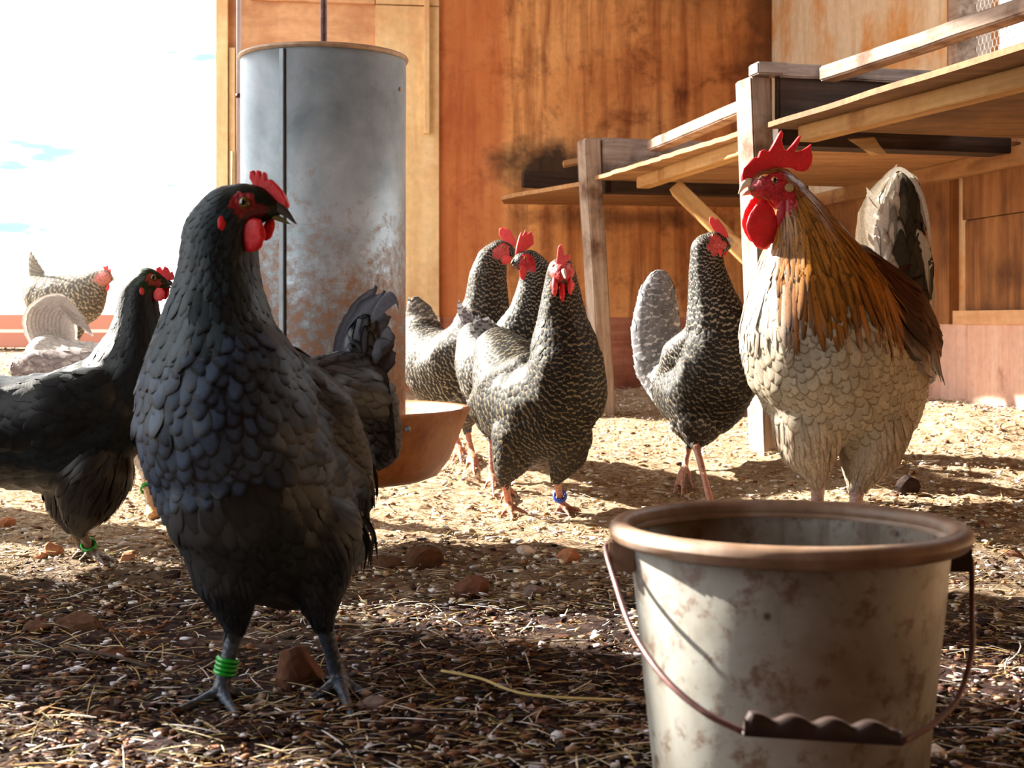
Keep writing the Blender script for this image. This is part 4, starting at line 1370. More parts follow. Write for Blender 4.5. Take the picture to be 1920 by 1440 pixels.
def centre_hen():
    B = Bird('hen', 2.85, 'dark brown barred hen facing the camera with a blue leg ring', 'barred hens in the coop', vox=0.0038)
    hd, nk, bd, th = bar_styles(0.52, 1.0, 0.9)
    B.chain('head', [(1055, 518, -34, 13), (1053, 512, -22, 21), (1052, 508, -5, 26), (1052, 520, 8, 30)], 'head_feathers', GREYB, hd)
    B.chain('neck', [(1052, 530, 8, 32), (1053, 565, 10, 40), (1054, 610, 12, 50), (1058, 655, 8, 66)], 'neck_hackle', (0.03, 0.028, 0.02), nk)
    B.chain('body', [(1062, 690, 0, 74), (1058, 735, 15, 84), (1020, 765, 70, 96), (985, 755, 130, 96), (960, 710, 190, 78), (935, 660, 240, 48)], 'body_feathers', (0.04, 0.036, 0.028), bd)
    B.chain('belly', [(1045, 790, 20, 68), (1000, 800, 60, 72)], 'belly_feathers', (0.06, 0.05, 0.04), bd)
    B.chain('wing', [(990, 700, 70, 40), (945, 730, 110, 52), (915, 760, 170, 40)], 'wing', (0.12, 0.11, 0.1), bd, squash=0.8)
    B.leg([(972, 815, 55, 50), (962, 855, 50, 38), (950, 882, 45, 22), (946, 900, 42, 10)], (955, 958), [(938, 974), (962, 977), (990, 966), (950, 950)], LEGP, th, GREYB, 8.5)
    a, b, r = B.leg([(1062, 815, 15, 50), (1064, 850, 15, 36), (1052, 880, 14, 20), (1043, 896, 12, 10)], (1053, 950), [(1040, 968), (1068, 970), (1090, 962), (1050, 944)], LEGP, th, GREYB, 8.5)
    B.head = (B.p(1052, 510, -5), 26, Vector((0.15, -0.99, 0)).normalized())
    B.spots = [(1035, 505, 17, PINK), (1042, 520, 15, PINK), (1040, 535, 13, PINK), (1055, 500, 14, PINK), (1066, 515, 14, RED)]
    B.finish({'*': F_BAR})
    B.eye(1037, 499, 4.0, M_IRISO)
    B.plate('comb', [(1044, 496), (1046, 480), (1048, 464), (1052, 458), (1056, 466), (1058, 480), (1068, 476), (1069, 484), (1062, 490), (1058, 500)], -24, 8, M_COMBP, slope=-0.5)
    B.beak((1056, 510), (1061, 523), 6, M_BEAKP, hook=0.2, d0=-40, d1=-56)
    B.lobe('wattle', 1040, 536, 8, 19, -30, M_COMBP, thick=0.7, tear=0.2)
    B.lobe('wattle', 1069, 536, 7, 17, -30, M_COMBP, thick=0.7, tear=0.2)
    B.lobe('throat', 1054, 545, 7, 26, -26, M_COMB, thick=0.8, tear=-0.2)
    B.rings(a, b, 0.66, 2, 0.0055, r * 1.3, M_BLUER, 'blue plastic leg ring')
    w, d = (0.34, 0.34, 0.36), (0.10, 0.10, 0.10)
    q = [([(940, 680, 230), (915 + 3 * i, 640, 250), (890 + 7 * i, 600 + 6 * abs(i - 3), 262), (898 + 9 * i, 590 + 12 * i, 265)], 22, w, d, (0.3, -1, 0)) for i in range(7)]
    B.quills('tail', q, F_BARTAIL)
centre_hen()

def left_barred_hen():
    B = Bird('hen', 3.40, 'pale sunlit barred hen by the feeder pan with its head turned right', 'barred hens in the coop', vox=0.0042)
    hd, nk, bd, th = bar_styles(0.85, 0.5, 2.2)
    hd2, nk2, _, _ = bar_styles(0.6, 0.8, 1.0)
    B.chain('head', [(958, 474, -8, 10), (948, 470, -5, 17), (936, 472, 0, 23), (925, 482, 3, 26)], 'head_feathers', GREYB, hd2)
    B.chain('neck', [(922, 488, 3, 29), (914, 525, 5, 37), (912, 575, 8, 44), (902, 630, 15, 60)], 'neck_hackle', GREYB, nk2)
    B.chain('body', [(890, 665, 20, 72), (860, 690, 40, 78), (825, 690, 70, 70), (800, 655, 110, 50), (790, 620, 130, 36)], 'body_feathers', (0.3, 0.27, 0.22), bd)
    B.chain('wing', [(880, 660, -30, 40), (845, 680, -15, 46), (815, 690, 10, 34)], 'wing', (0.3, 0.27, 0.22), bd, squash=0.6)
    B.chain('tail_base', [(805, 665, 105, 42), (792, 625, 125, 38), (786, 592, 132, 26), (779, 572, 134, 14)], 'tail_coverts', (0.3, 0.3, 0.3), st((0.14, 0.12, 0.10), (0.50, 0.46, 0.38), size=1.3, min=11, len=2.2, wid=1.2, lift=0.14, var=0.3), squash=0.6)
    B.leg([(870, 740, 20, 44), (872, 775, 20, 26), (874, 795, 20, 9)], (884, 852), [(902, 862), (890, 866), (872, 862)], LEGP, th, GREYB, 7)
    B.leg([(840, 740, 50, 42), (846, 775, 50, 24), (850, 795, 50, 9)], (860, 845), [(880, 852), (866, 858), (848, 856)], LEGP, th, GREYB, 7)
    B.head = (B.p(938, 472, 0), 22, Vector((0.95, -0.3, 0)).normalized())
    B.spots = [(945, 468, 17, PINK), (936, 476, 14, PINK), (950, 480, 13, PINK), (930, 470, 9, PINK)]
    B.finish({'*': F_BAR})
    B.eye(943, 457 + 6, 3.5, M_IRISO)
    B.plate('comb', [(944, 452), (936, 440), (937, 429), (944, 426), (950, 430), (954, 429), (960, 438), (966, 448), (969, 460), (962, 462), (952, 456)], -5, 6, M_COMBP, slope=-0.2)
    B.beak((960, 474), (976, 482), 5, M_BEAKP, hook=0.4, d0=-10, d1=-14)
    B.lobe('wattle', 946, 486, 12, 10, -16, M_COMBP, thick=0.3)
    w, d = (0.55, 0.52, 0.46), (0.22, 0.18, 0.13)
    q = [([(800, 660, 120), (782 + 6 * i, 620, 130), (772 + 9 * i, 580 + 4 * i, 135), (766 + 11 * i, 556 + 7 * i, 135)], 20, w, d, (0.3, -1, 0)) for i in range(6)]
    B.quills('tail', q, F_BARTAIL)
left_barred_hen()

def mid_barred_hen():
    B = Bird('hen', 3.16, 'barred hen squeezed between the two others with its head turned left', 'barred hens in the coop', vox=0.0042)
    hd, nk, bd, th = bar_styles(0.8, 0.2, 1.2)
    B.chain('head', [(970, 492, -6, 10), (980, 490, -4, 18), (993, 492, 0, 24), (1003, 502, 3, 26)], 'head_feathers', (0.03, 0.03, 0.03), hd)
    B.chain('neck', [(1005, 508, 3, 28), (1002, 545, 5, 34), (995, 595, 8, 44), (978, 640, 15, 58)], 'neck_hackle', GREYB, nk)
    B.chain('body', [(960, 675, 20, 70), (930, 700, 50, 74), (910, 680, 90, 60), (895, 640, 130, 40)], 'body_feathers', (0.3, 0.28, 0.25), bar_styles(1.0, 0.2, 3)[2])
    B.leg([(950, 745, 30, 42), (950, 790, 30, 24), (948, 812, 28, 9)], (952, 875), [(938, 884), (955, 888), (970, 880)], LEGP, th, GREYB, 7)
    B.leg([(915, 745, 60, 42), (918, 790, 60, 24), (920, 812, 58, 9)], (922, 866), [(908, 874), (926, 880), (940, 872)], LEGP, th, GREYB, 7)
    B.head = (B.p(990, 492, 0), 23, Vector((-0.9, -0.42, 0)).normalized())
    B.spots = [(985, 486, 16, RED), (992, 494, 15, RED), (980, 498, 11, RED), (998, 502, 11, RED)]
    B.finish({'*': F_BAR})
    B.eye(985, 484, 3.5, M_IRISO)
    B.plate('comb', [(966, 484), (968, 462), (972, 446), (976, 436), (979, 443), (984, 432), (988, 440), (995, 434), (999, 444), (1000, 458), (993, 464), (984, 470), (974, 480)], -4, 6, M_COMBP, slope=0.3)
    B.beak((972, 490), (957, 497), 6, M_BEAKD, hook=0.5, d0=-8, d1=-12)
    B.lobe('wattle', 985, 510, 13, 16, -16, M_COMBP, thick=0.3, tear=0.2)
    w, d = (0.36, 0.35, 0.37), (0.14, 0.13, 0.13)
    q = [([(905, 660, 120), (885 + 4 * i, 620, 130), (866 + 8 * i, 585 + 5 * i, 135), (860 + 12 * i, 562 + 12 * i, 135)], 20, w, d, (0.3, -1, 0)) for i in range(6)]
    B.quills('tail', q, F_BARTAIL)
mid_barred_hen()

def right_barred_hen():
    B = Bird('hen', 3.20, 'black and white barred hen walking between the roost post and the rooster', 'barred hens in the coop', vox=0.004)
    hd, nk, bd, th = bar_styles(0.75, 0.25, 1.0)
    B.chain('head', [(1362, 462, -6, 9), (1352, 458, -5, 16), (1340, 456, 0, 23), (1325, 464, 3, 27)], 'head_feathers', (0.04, 0.04, 0.04), hd)
    B.chain('neck', [(1324, 470, 3, 30), (1326, 510, 5, 35), (1335, 560, 8, 46), (1345, 610, 8, 60)], 'neck_hackle', GREYB, nk)
    B.chain('body', [(1350, 650, 5, 68), (1350, 700, 15, 78), (1325, 740, 55, 80), (1290, 735, 110, 66), (1262, 700, 160, 46)], 'body_feathers', GREYB, bar_styles(0.45, 0.6, 0.8)[2])
    B.chain('wing', [(1310, 640, 30, 36), (1280, 670, 75, 42), (1262, 710, 120, 32)], 'wing', (0.2, 0.2, 0.2), bar_styles(1.0, 0.1, 2.5)[2], squash=0.8)
    B.chain('tail_base', [(1268, 735, 140, 46), (1240, 680, 165, 50), (1230, 620, 180, 46), (1232, 560, 186, 36), (1236, 530, 188, 22)], 'tail_coverts', (0.3, 0.3, 0.3), st((0.26, 0.26, 0.27), (0.72, 0.72, 0.73), size=1.3, min=12, len=2.2, wid=1.2, lift=0.14, var=0.3), squash=0.6)
    B.leg([(1315, 785, 30, 46), (1308, 815, 28, 24), (1304, 832, 26, 9)], (1336, 888), [(1378, 894), (1350, 902), (1322, 896), (1334, 880)], LEGP, th, GREYB, 7.5)
    B.leg([(1295, 785, 70, 40), (1296, 812, 66, 20), (1294, 828, 64, 8)], (1284, 860), [(1262, 878), (1278, 880), (1300, 872)], LEGP, th, GREYB, 7)
    B.head = (B.p(1342, 456, 0), 22, Vector((0.95, -0.3, 0)).normalized())
    B.spots = [(1342, 448, 15, PINK), (1350, 458, 14, PINK), (1334, 462, 12, PINK), (1340, 470, 12, PINK), (1358, 460, 9, PINK)]
    B.finish({'*': F_BAR})
    B.eye(1338, 441, 4.2, M_IRISO)
    B.plate('comb', [(1338, 432), (1330, 418), (1331, 408), (1337, 406), (1341, 412), (1346, 409), (1352, 418), (1358, 424), (1364, 436), (1366, 446), (1356, 444), (1346, 438)], -5, 6, M_COMBP, slope=-0.2)
    B.beak((1362, 452), (1377, 452 + 4), 6, M_BEAKP, hook=0.5, d0=-8, d1=-14)
    B.lobe('wattle', 1346, 472, 9, 11, -16, M_COMBP, thick=0.4)
    B.lobe('wattle', 1358, 468, 7, 11, 2, M_COMB, thick=0.4)
    w, d = (0.55, 0.55, 0.56), (0.16, 0.16, 0.17)
    q = []
    for i in range(8):
        f = i / 7
        q.append(([(1262, 720, 160), (1230 + 22 * f, 650, 180), (1212 + 36 * f, 575 - 10 * f, 190), (1220 + 50 * f, 512 + 30 * f * f, 190)], 28, w, d, (0.3 - 0.4 * f, -1, 0)))
    for i in range(7):
        f = i / 6
        q.append(([(1265, 745, 140), (1235, 690 + 20 * f, 150), (1210 + 6 * f, 650 + 40 * f, 155), (1205 + 6 * f, 640 + 70 * f, 155)], 24, w, d, (0.2, -1, 0.2)))
    B.quills('tail', q, F_BARTAIL)
right_barred_hen()

def white_hen():
    B = Bird('hen', 3.04, 'white hen in full sun behind the black hen at left', vox=0.0045)
    w, g = (0.80, 0.77, 0.72), (0.55, 0.50, 0.46)
    bd = st(w, g, size=0.9, min=10, len=2.0, var=0.1)
    B.chain('head', [(392, 606, -4, 12), (384, 600, 0, 20), (370, 606, 2, 26)], 'head_feathers', w, bd)
    B.chain('neck', [(362, 620, 3, 30), (345, 665, 5, 44), (315, 715, 5, 66)], 'neck_hackle', w, bd)
    B.chain('body', [(290, 735, 5, 80), (230, 740, 15, 92), (160, 730, 25, 88), (110, 700, 35, 62), (90, 670, 40, 42)], 'body_feathers', w, bd)
    B.chain('wing', [(230, 720, -65, 50), (150, 715, -65, 54), (80, 700, -45, 40), (45, 690, -30, 22)], 'wing', g, st((0.50, 0.44, 0.42), (0.32, 0.27, 0.27), size=1.6, min=16, len=2.6), squash=0.5)
    B.leg([(275, 810, 0, 50), (280, 850, 0, 26), (278, 872, 0, 10)], (296, 938), [(318, 948), (300, 954), (282, 950)], (0.75, 0.45, 0.2), bd, w, 8)
    a, b, r = B.leg([(255, 815, 40, 44), (262, 850, 40, 22), (266, 868, 40, 9)], (284, 932), [(306, 938), (290, 944), (270, 940)], (0.75, 0.45, 0.2), bd, w, 8)
    B.head = (B.p(380, 602, 0), 20, Vector((0.98, -0.1, 0)).normalized())
    B.spots = [(384, 600, 14, PINK)]
    B.finish({'*': F_PALE})
    B.eye(386, 598, 4, M_IRISO)
    B.plate('comb', [(378, 588), (372, 574), (380, 570), (386, 578), (392, 572), (398, 584), (400, 596)], 0, 6, M_COMBP)
    B.beak((398, 604), (412, 610), 5, M_BEAKP)
    B.lobe('wattle', 392, 622, 8, 11, -6, M_COMBP)
    B.rings(a, b, 0.5, 2, 0.005, r * 1.2, M_GREENR, 'green leg ring')
    q = []
    for i in range(10):
        f = i / 9
        q.append(([(120 + 20 * f, 700, 40), (70 + 60 * f, 640, 50), (62 + 66 * f, 590 + 10 * f, 55), (110 + 34 * f, 562 + 34 * f, 55), (160 + 14 * f, 600 + 30 * f, 50)], 34, w, g, (0.2, -1, 0)))
    B.quills('tail', q, F_PALE)
white_hen()

def outside_hen():
    B = Bird('hen', 4.45, 'speckled brown hen out in the glare beyond the doorway by the low brick wall', vox=0.0055)
    hd, nk, bd, th = bar_styles(1.2, 0.8, 8)
    B.chain('head', [(204, 522, 0, 9), (196, 520, 0, 15), (185, 524, 2, 18)], 'head_feathers', (0.75, 0.3, 0.22), hd)
    B.chain('neck', [(180, 530, 3, 24), (165, 548, 5, 36)], 'neck_hackle', (0.4, 0.33, 0.22), nk)
    B.chain('body', [(150, 562, 8, 48), (115, 566, 15, 50), (85, 556, 25, 40), (66, 540, 30, 24)], 'body_feathers', (0.4, 0.33, 0.22), bd)
    B.leg([(140, 600, 0, 26), (142, 622, 0, 13), (142, 634, 0, 6)], (146, 690), [(158, 694), (148, 698), (138, 695)], (0.7, 0.45, 0.25), bd, GREYB, 5)
    B.leg([(115, 602, 20, 26), (120, 622, 20, 13), (122, 634, 20, 6)], (126, 686), [(138, 690), (128, 694), (118, 691)], (0.7, 0.45, 0.25), bd, GREYB, 5)
    B.head = (B.p(194, 521, 0), 16, Vector((1, 0, 0)))
    B.spots = [(192, 522, 18, (0.75, 0.25, 0.2)), (202, 522, 12, (0.75, 0.25, 0.2))]
    B.finish({'*': F_BAR})
    B.plate('comb', [(196, 508), (192, 498), (198, 500), (202, 496), (204, 506), (208, 502), (208, 516)], 0, 4, M_COMBP)
    B.beak((208, 522), (216, 526), 4, M_BEAKP)
    B.lobe('wattle', 200, 538, 6, 8, -3, M_COMBP)
    q = [([(76, 556, 28), (64 + 3 * i, 520, 30), (60 + 4 * i, 494 + 3 * i, 30), (58 + 5 * i, 468 + 9 * i, 30)], 16, (0.32, 0.30, 0.24), (0.2, 0.18, 0.14), (0.2, -1, 0)) for i in range(5)]
    B.quills('tail', q, F_BARTAIL)
outside_hen()

# ------------------------------------------------------------------ hanging feeder
def feeder():
    Y = 2.50; cx = (607 - 960) / F * Y
    R = 154 / F * Y
    ztop = 0.852; zpan = HC - 165 / F * Y
    root = empty('poultry_feeder', (cx, Y, 0.13))
    tag(root, 'tall galvanised hanging tube feeder with a seam and a rusty pan', 'feeder')
    m = NT('galvanised_sheet')
    v = m.coord()
    sp = m.n('ShaderNodeSeparateXYZ'); m.l(v, sp.inputs[0])
    n1 = m.noise(v, 9, 8, 0.65, 0.3); n2 = m.noise(v, 55, 6, 0.75); n3 = m.noise(v, 3.2, 4)
    c = m.ramp(n1, [(0.3, lin(136, 152, 160)), (0.5, lin(172, 188, 196)), (0.7, lin(200, 212, 222))])
    rust = m.ramp(n2, [(0.35, lin(70, 46, 32)), (0.6, lin(150, 112, 84))])
    hgt = m.math('MULTIPLY', m.math('SUBTRACT', 0.70, sp.outputs[2]), 1.7)
    f = m.math('ADD', m.math('ADD', hgt, m.math('MULTIPLY', m.math('SUBTRACT', n3, 0.5), 0.9)), m.math('MULTIPLY', m.math('SUBTRACT', n2, 0.5), 1.6))
    fac = m.ramp(f, [(0.18, BW(0)), (0.62, BW(1))])
    c = m.mix(fac, c, rust)
    m.set(color=c, rough=m.ramp(fac, [(0, BW(0.42)), (1, BW(0.6))]), spec=0.5, metal=m.ramp(fac, [(0, BW(0.35)), (1, BW(0.1))]))
    m.bump(n2, 0.15, 0.002)
    prof = [(R * 0.992, 0.20), (R, ztop - 0.004), (R * 0.985, ztop - 0.004), (R * 0.977, 0.20)]
    lathe('tube', prof, m.m, root, 128, (cx, Y, 0))
    rimm = mat_plain('worn_zinc_rim', lin(196, 168, 140), 0.45, 0.5, 40, 0.25, 0.1, 0.3)
    rp = [(R * 1.0 + 0.0045 * math.cos(a), ztop + 0.0045 * math.sin(a)) for a in np.linspace(0, 2 * math.pi, 9)]
    lathe('rim', rp, rimm, root, 128, (cx, Y, 0))
    # seam
    xs = (552 - 960) / F * Y - cx
    ang = math.asin(max(-1, min(1, xs / R)))
    sx, sy = cx + R * math.sin(ang), Y - R * math.cos(ang)
    tang = Vector((math.cos(ang), math.sin(ang), 0)); out = Vector((math.sin(ang), -math.cos(ang), 0))
    p = Vector((sx, sy, 0)) + out * 0.0015
    beam('seam', p + Vector((0, 0, 0.22)), p + Vector((0, 0, ztop - 0.006)), tang, 0.0042, 0.0022, mat_plain('zinc_seam', lin(150, 162, 168), 0.45, 0.5, 30, 0.2, 0.1, 0.3), root, bevel=0.001)
    q = p + tang * 0.0052 + out * -0.0005
    beam('seam_groove', q + Vector((0, 0, 0.22)), q + Vector((0, 0, ztop - 0.006)), tang, 0.0012, 0.0010, M_DARKW, root, bevel=0)
    # rivets
    rx = Vector((cx + R * math.sin(1.25), Y - R * math.cos(1.25), HC + 425 / F * Y))
    ico('rivet', rx, 0.004, rimm, root)
    # pan: flared bowl with a rolled rim
    Rp = 275 / F * Y
    zb = 0.125
    pr = [(0.001, zb), (Rp * 0.70, zb), (Rp * 0.78, zb + 0.008), (Rp * 0.86, zb + 0.035), (Rp * 0.985, zpan - 0.008), (Rp * 1.0, zpan - 0.002), (Rp * 0.995, zpan + 0.002), (Rp * 0.95, zpan + 0.001),
          (Rp * 0.925, zpan - 0.012), (Rp * 0.80, zb + 0.03), (Rp * 0.7, zb + 0.008), (0.001, zb + 0.006)]
    mp = NT('rusty_pan')
    v = mp.coord(); n1 = mp.noise(v, 12, 8, 0.6, 0.4); n2 = mp.noise(v, 70, 5, 0.7)
    c = mp.ramp(n1, [(0.3, lin(112, 60, 28)), (0.5, lin(158, 96, 52)), (0.72, lin(178, 122, 76))])
    c = mp.mix(0.5, c, mp.ramp(n2, [(0.3, BW(0.5)), (0.6, BW(1))]), 'MULTIPLY')
    mp.set(color=c, rough=0.5, spec=0.4); mp.bump(n2, 0.2, 0.002)
    lathe('pan', pr, mp.m, root, 128, (cx, Y, 0))
    # feed inside the pan
    lathe('feed', [(R * 0.9, zpan - 0.03), (Rp * 0.5, zpan - 0.03), (Rp * 0.88, zpan - 0.045)], mat_plain('feed_mash', lin(200, 160, 104), 0.9, 0.1, 150, 0.4, 0.6), root, 64, (cx, Y, 0))
    # bolt on the pan
    an = math.asin(min(1, (780 - 607) / 275 * 0.98 / 0.97))
    bolt = Vector((cx + Rp * 0.97 * math.sin(0.70), Y - Rp * 0.97 * math.cos(0.70), zpan - 0.022))
    ico('bolt', bolt, 0.0055, mat_gloss('bolt_steel', lin(120, 130, 140), 0.3), root)
    # hanging pipe
    tube('hanging_pipe', [(cx, Y, 0.30), (cx, Y, 1.0), (cx, Y, 1.7), (cx, Y, 2.36)], 0.0058, mat_plain('rusty_pipe', lin(120, 88, 84), 0.5, 0.5, 90, 0.5, 0.3, 0.4), root, 14)
    for k in range(2):
        V = [Vector((cx + (-1) ** k * R * 0.98, Y, 0.80)), Vector((cx, Y, 0.98))]
        pass
    tube('crossbar', [(cx - R * 0.98, Y, 0.80), (cx + R * 0.98, Y, 0.80)], 0.005, rimm, root, 8)
feeder()

def pipe_left():
    Y = 2.9
    x = (448 - 960) / F * Y
    root = empty('drop_pipe', (x, Y, 0.6))
    tag(root, 'thin white pipe hanging vertically left of the feeder with a dark joint', 'pipe')
    wm = mat_plain('white_plastic_pipe', lin(216, 196, 196), 0.4, 0.5, 30, 0.08, 0.05)
    tube('pipe', [(x, Y, 0.55), (x, Y, 1.2), (x + 0.002, Y, 2.36)], 0.0050, wm, root, 14)
    tube('joint', [(x, Y, zat(184, Y)), (x, Y, zat(176, Y))], 0.0066, mat_plain('dark_red_joint', lin(90, 40, 44), 0.5, 0.4), root, 14)
    x2 = (437 - 960) / F * Y
    tube('sleeve', [(x2, Y, 0.55), (x2, Y, zat(284, Y))], 0.0045, M_CREAM, root, 12)
pipe_left()

# ------------------------------------------------------------------ bucket
def bucket():
    Yc = 1.15; cx = (1477 - 960) / F * Yc
    R = 333 / F * Yc; zr = HC - 400 / F * Yc + 0.002
    root = empty('bucket', (cx, Yc, 0.0))
    tag(root, 'old grey plastic bucket with a stained rim and wire handle at the lower right', 'bucket')
    m = NT('stained_grey_plastic')
    v = m.coord()
    n1 = m.noise(v, 9, 7, 0.6, 0.4); n2 = m.noise(v, 42, 6, 0.7); n3 = m.noise(v, 3.5, 3); n4 = m.noise(m.coord((40, 40, 5)), 1.0, 4)
    c = m.ramp(n1, [(0.3, lin(108, 100, 84)), (0.5, lin(146, 144, 136)), (0.72, lin(168, 172, 168))])
    c = m.mix(m.ramp(n2, [(0.52, BW(0)), (0.64, BW(0.8))]), c, lin(96, 66, 46))
    c = m.mix(m.ramp(n3, [(0.46, BW(0)), (0.66, BW(0.75))]), c, lin(112, 86, 58))
    c = m.mix(m.ramp(n4, [(0.60, BW(0)), (0.72, BW(0.6))]), c, lin(84, 56, 36))
    vo = m.n('ShaderNodeTexVoronoi'); vo.inputs['Scale'].default_value = 26; m.l(v, vo.inputs['Vector'])
    c = m.mix(m.ramp(vo.outputs['Distance'], [(0.05, BW(0.85)), (0.11, BW(0))]), c, lin(36, 26, 24))
    m.set(color=c, rough=0.5, spec=0.4); m.bump(n2, 0.12, 0.002)
    Rb = R * 0.885
    z0 = 0.004
    wallp = [(0.001, z0), (Rb * 0.80, z0), (Rb * 0.83, z0 + 0.004), (Rb, zr - 0.012)]
    inner = [(Rb - 0.003, zr - 0.006), (Rb * 0.83 - 0.003, z0 + 0.008), (0.001, z0 + 0.006)]
    lathe('wall', wallp + inner, m.m, root, 128, (cx, Yc, 0))
    mi = NT('brown_stained_rim')
    v = mi.coord(); n1 = mi.noise(v, 16, 6, 0.6); n2 = mi.noise(v, 60, 4)
    c = mi.ramp(n1, [(0.3, lin(104, 76, 56)), (0.55, lin(140, 114, 94)), (0.75, lin(172, 156, 144))])
    c = mi.mix(0.4, c, mi.ramp(n2, [(0.3, BW(0.6)), (0.6, BW(1))]), 'MULTIPLY')
    mi.set(color=c, rough=0.45, spec=0.4)
    t = 0.0085
    rc = R - t * 0.95
    rim = [(rc + t * 1.05 * math.cos(a), zr + t * math.sin(a)) for a in np.linspace(0, 2 * math.pi, 13)]
    rot = None
    lathe('rim', rim, mi.m, root, 128, (cx, Yc, 0))
    lathe('rim_flange', [(Rb - 0.001, zr - 0.010), (Rb - 0.004, zr - 0.004), (rc, zr + 0.002), (rc, zr - 0.004), (Rb + 0.003, zr - 0.010), (Rb - 0.001, zr - 0.010)], mi.m, root, 128, (cx, Yc, 0))
    # lugs left and right
    wire = mat_plain('rusted_wire', lin(96, 62, 60), 0.5, 0.5, 60, 0.4, 0.3, 0.3)
    for sg in (-1, 1):
        c0 = Vector((cx + sg * (R - 0.010), Yc - 0.010, zr - 0.017))
        beam('lug', c0 + Vector((-0.012, 0, 0)), c0 + Vector((0.010, 0, 0)), (0, 1, 0), 0.010, 0.013, mi.m if sg < 0 else M_DARKW, root, bevel=0.002)
    # wire handle hanging down in front
    A = Vector((cx - R - 0.004, Yc - 0.01, zr - 0.012)); Z = Vector((cx + R + 0.002, Yc - 0.008, zr - 0.022))
    def bp(x, y, Y): return px(x, y, Y)
    pts = [A + Vector((0.006, 0.0, 0.004)), A, bp(1150, 1080, 1.11), bp(1185, 1180, 1.06), bp(1245, 1270, 1.01), bp(1320, 1335, 0.985), bp(1392, 1372, 0.975)]
    tube('handle', catmull(pts, 8), 0.0023, wire, root, 10)
    pts = [Z + Vector((-0.006, 0, 0.003)), Z, bp(1822, 1150, 1.11), bp(1822, 1220, 1.075), bp(1800, 1300, 1.04), bp(1760, 1350, 1.01), bp(1690, 1392, 0.975)]
    tube('handle', catmull(pts, 8), 0.0023, wire, root, 10)
    # grip with finger waves
    gm = mat_plain('dark_plastic_grip', lin(50, 36, 32), 0.5, 0.4, 40, 0.3, 0.2)
    xa, xb, Yg = 1396, 1692, 0.972
    top, bot = [], []
    N = 48
    for i in range(N + 1):
        t = i / N
        x = xa + (xb - xa) * t
        yt = 1352 + 22 * t - 14 * abs(math.cos(math.pi * (t * 4 - 0.28))) * (1 if 0.03 < t < 0.97 else 0)
        top.append((x, yt)); bot.append((x, 1381 + 18 * t))
    V, FF = [], []
    for (x, y), (x2, y2) in zip(top, bot):
        for (dy, yy) in ((0, y), (0.010, y), (0.010, y2), (0, y2)):
            V.append(tuple(px(x, yy, Yg) + Vector((0, dy, 0))))
    for i in range(N):
        for k in range(4):
            FF.append((i * 4 + k, i * 4 + (k + 1) % 4, (i + 1) * 4 + (k + 1) % 4, (i + 1) * 4 + k))
    FF.append((0, 1, 2, 3)); FF.append((N * 4 + 3, N * 4 + 2, N * 4 + 1, N * 4))
    g = link_mesh('grip', mesh_np('grip', V, FF), gm, root, smooth=False)
bucket()

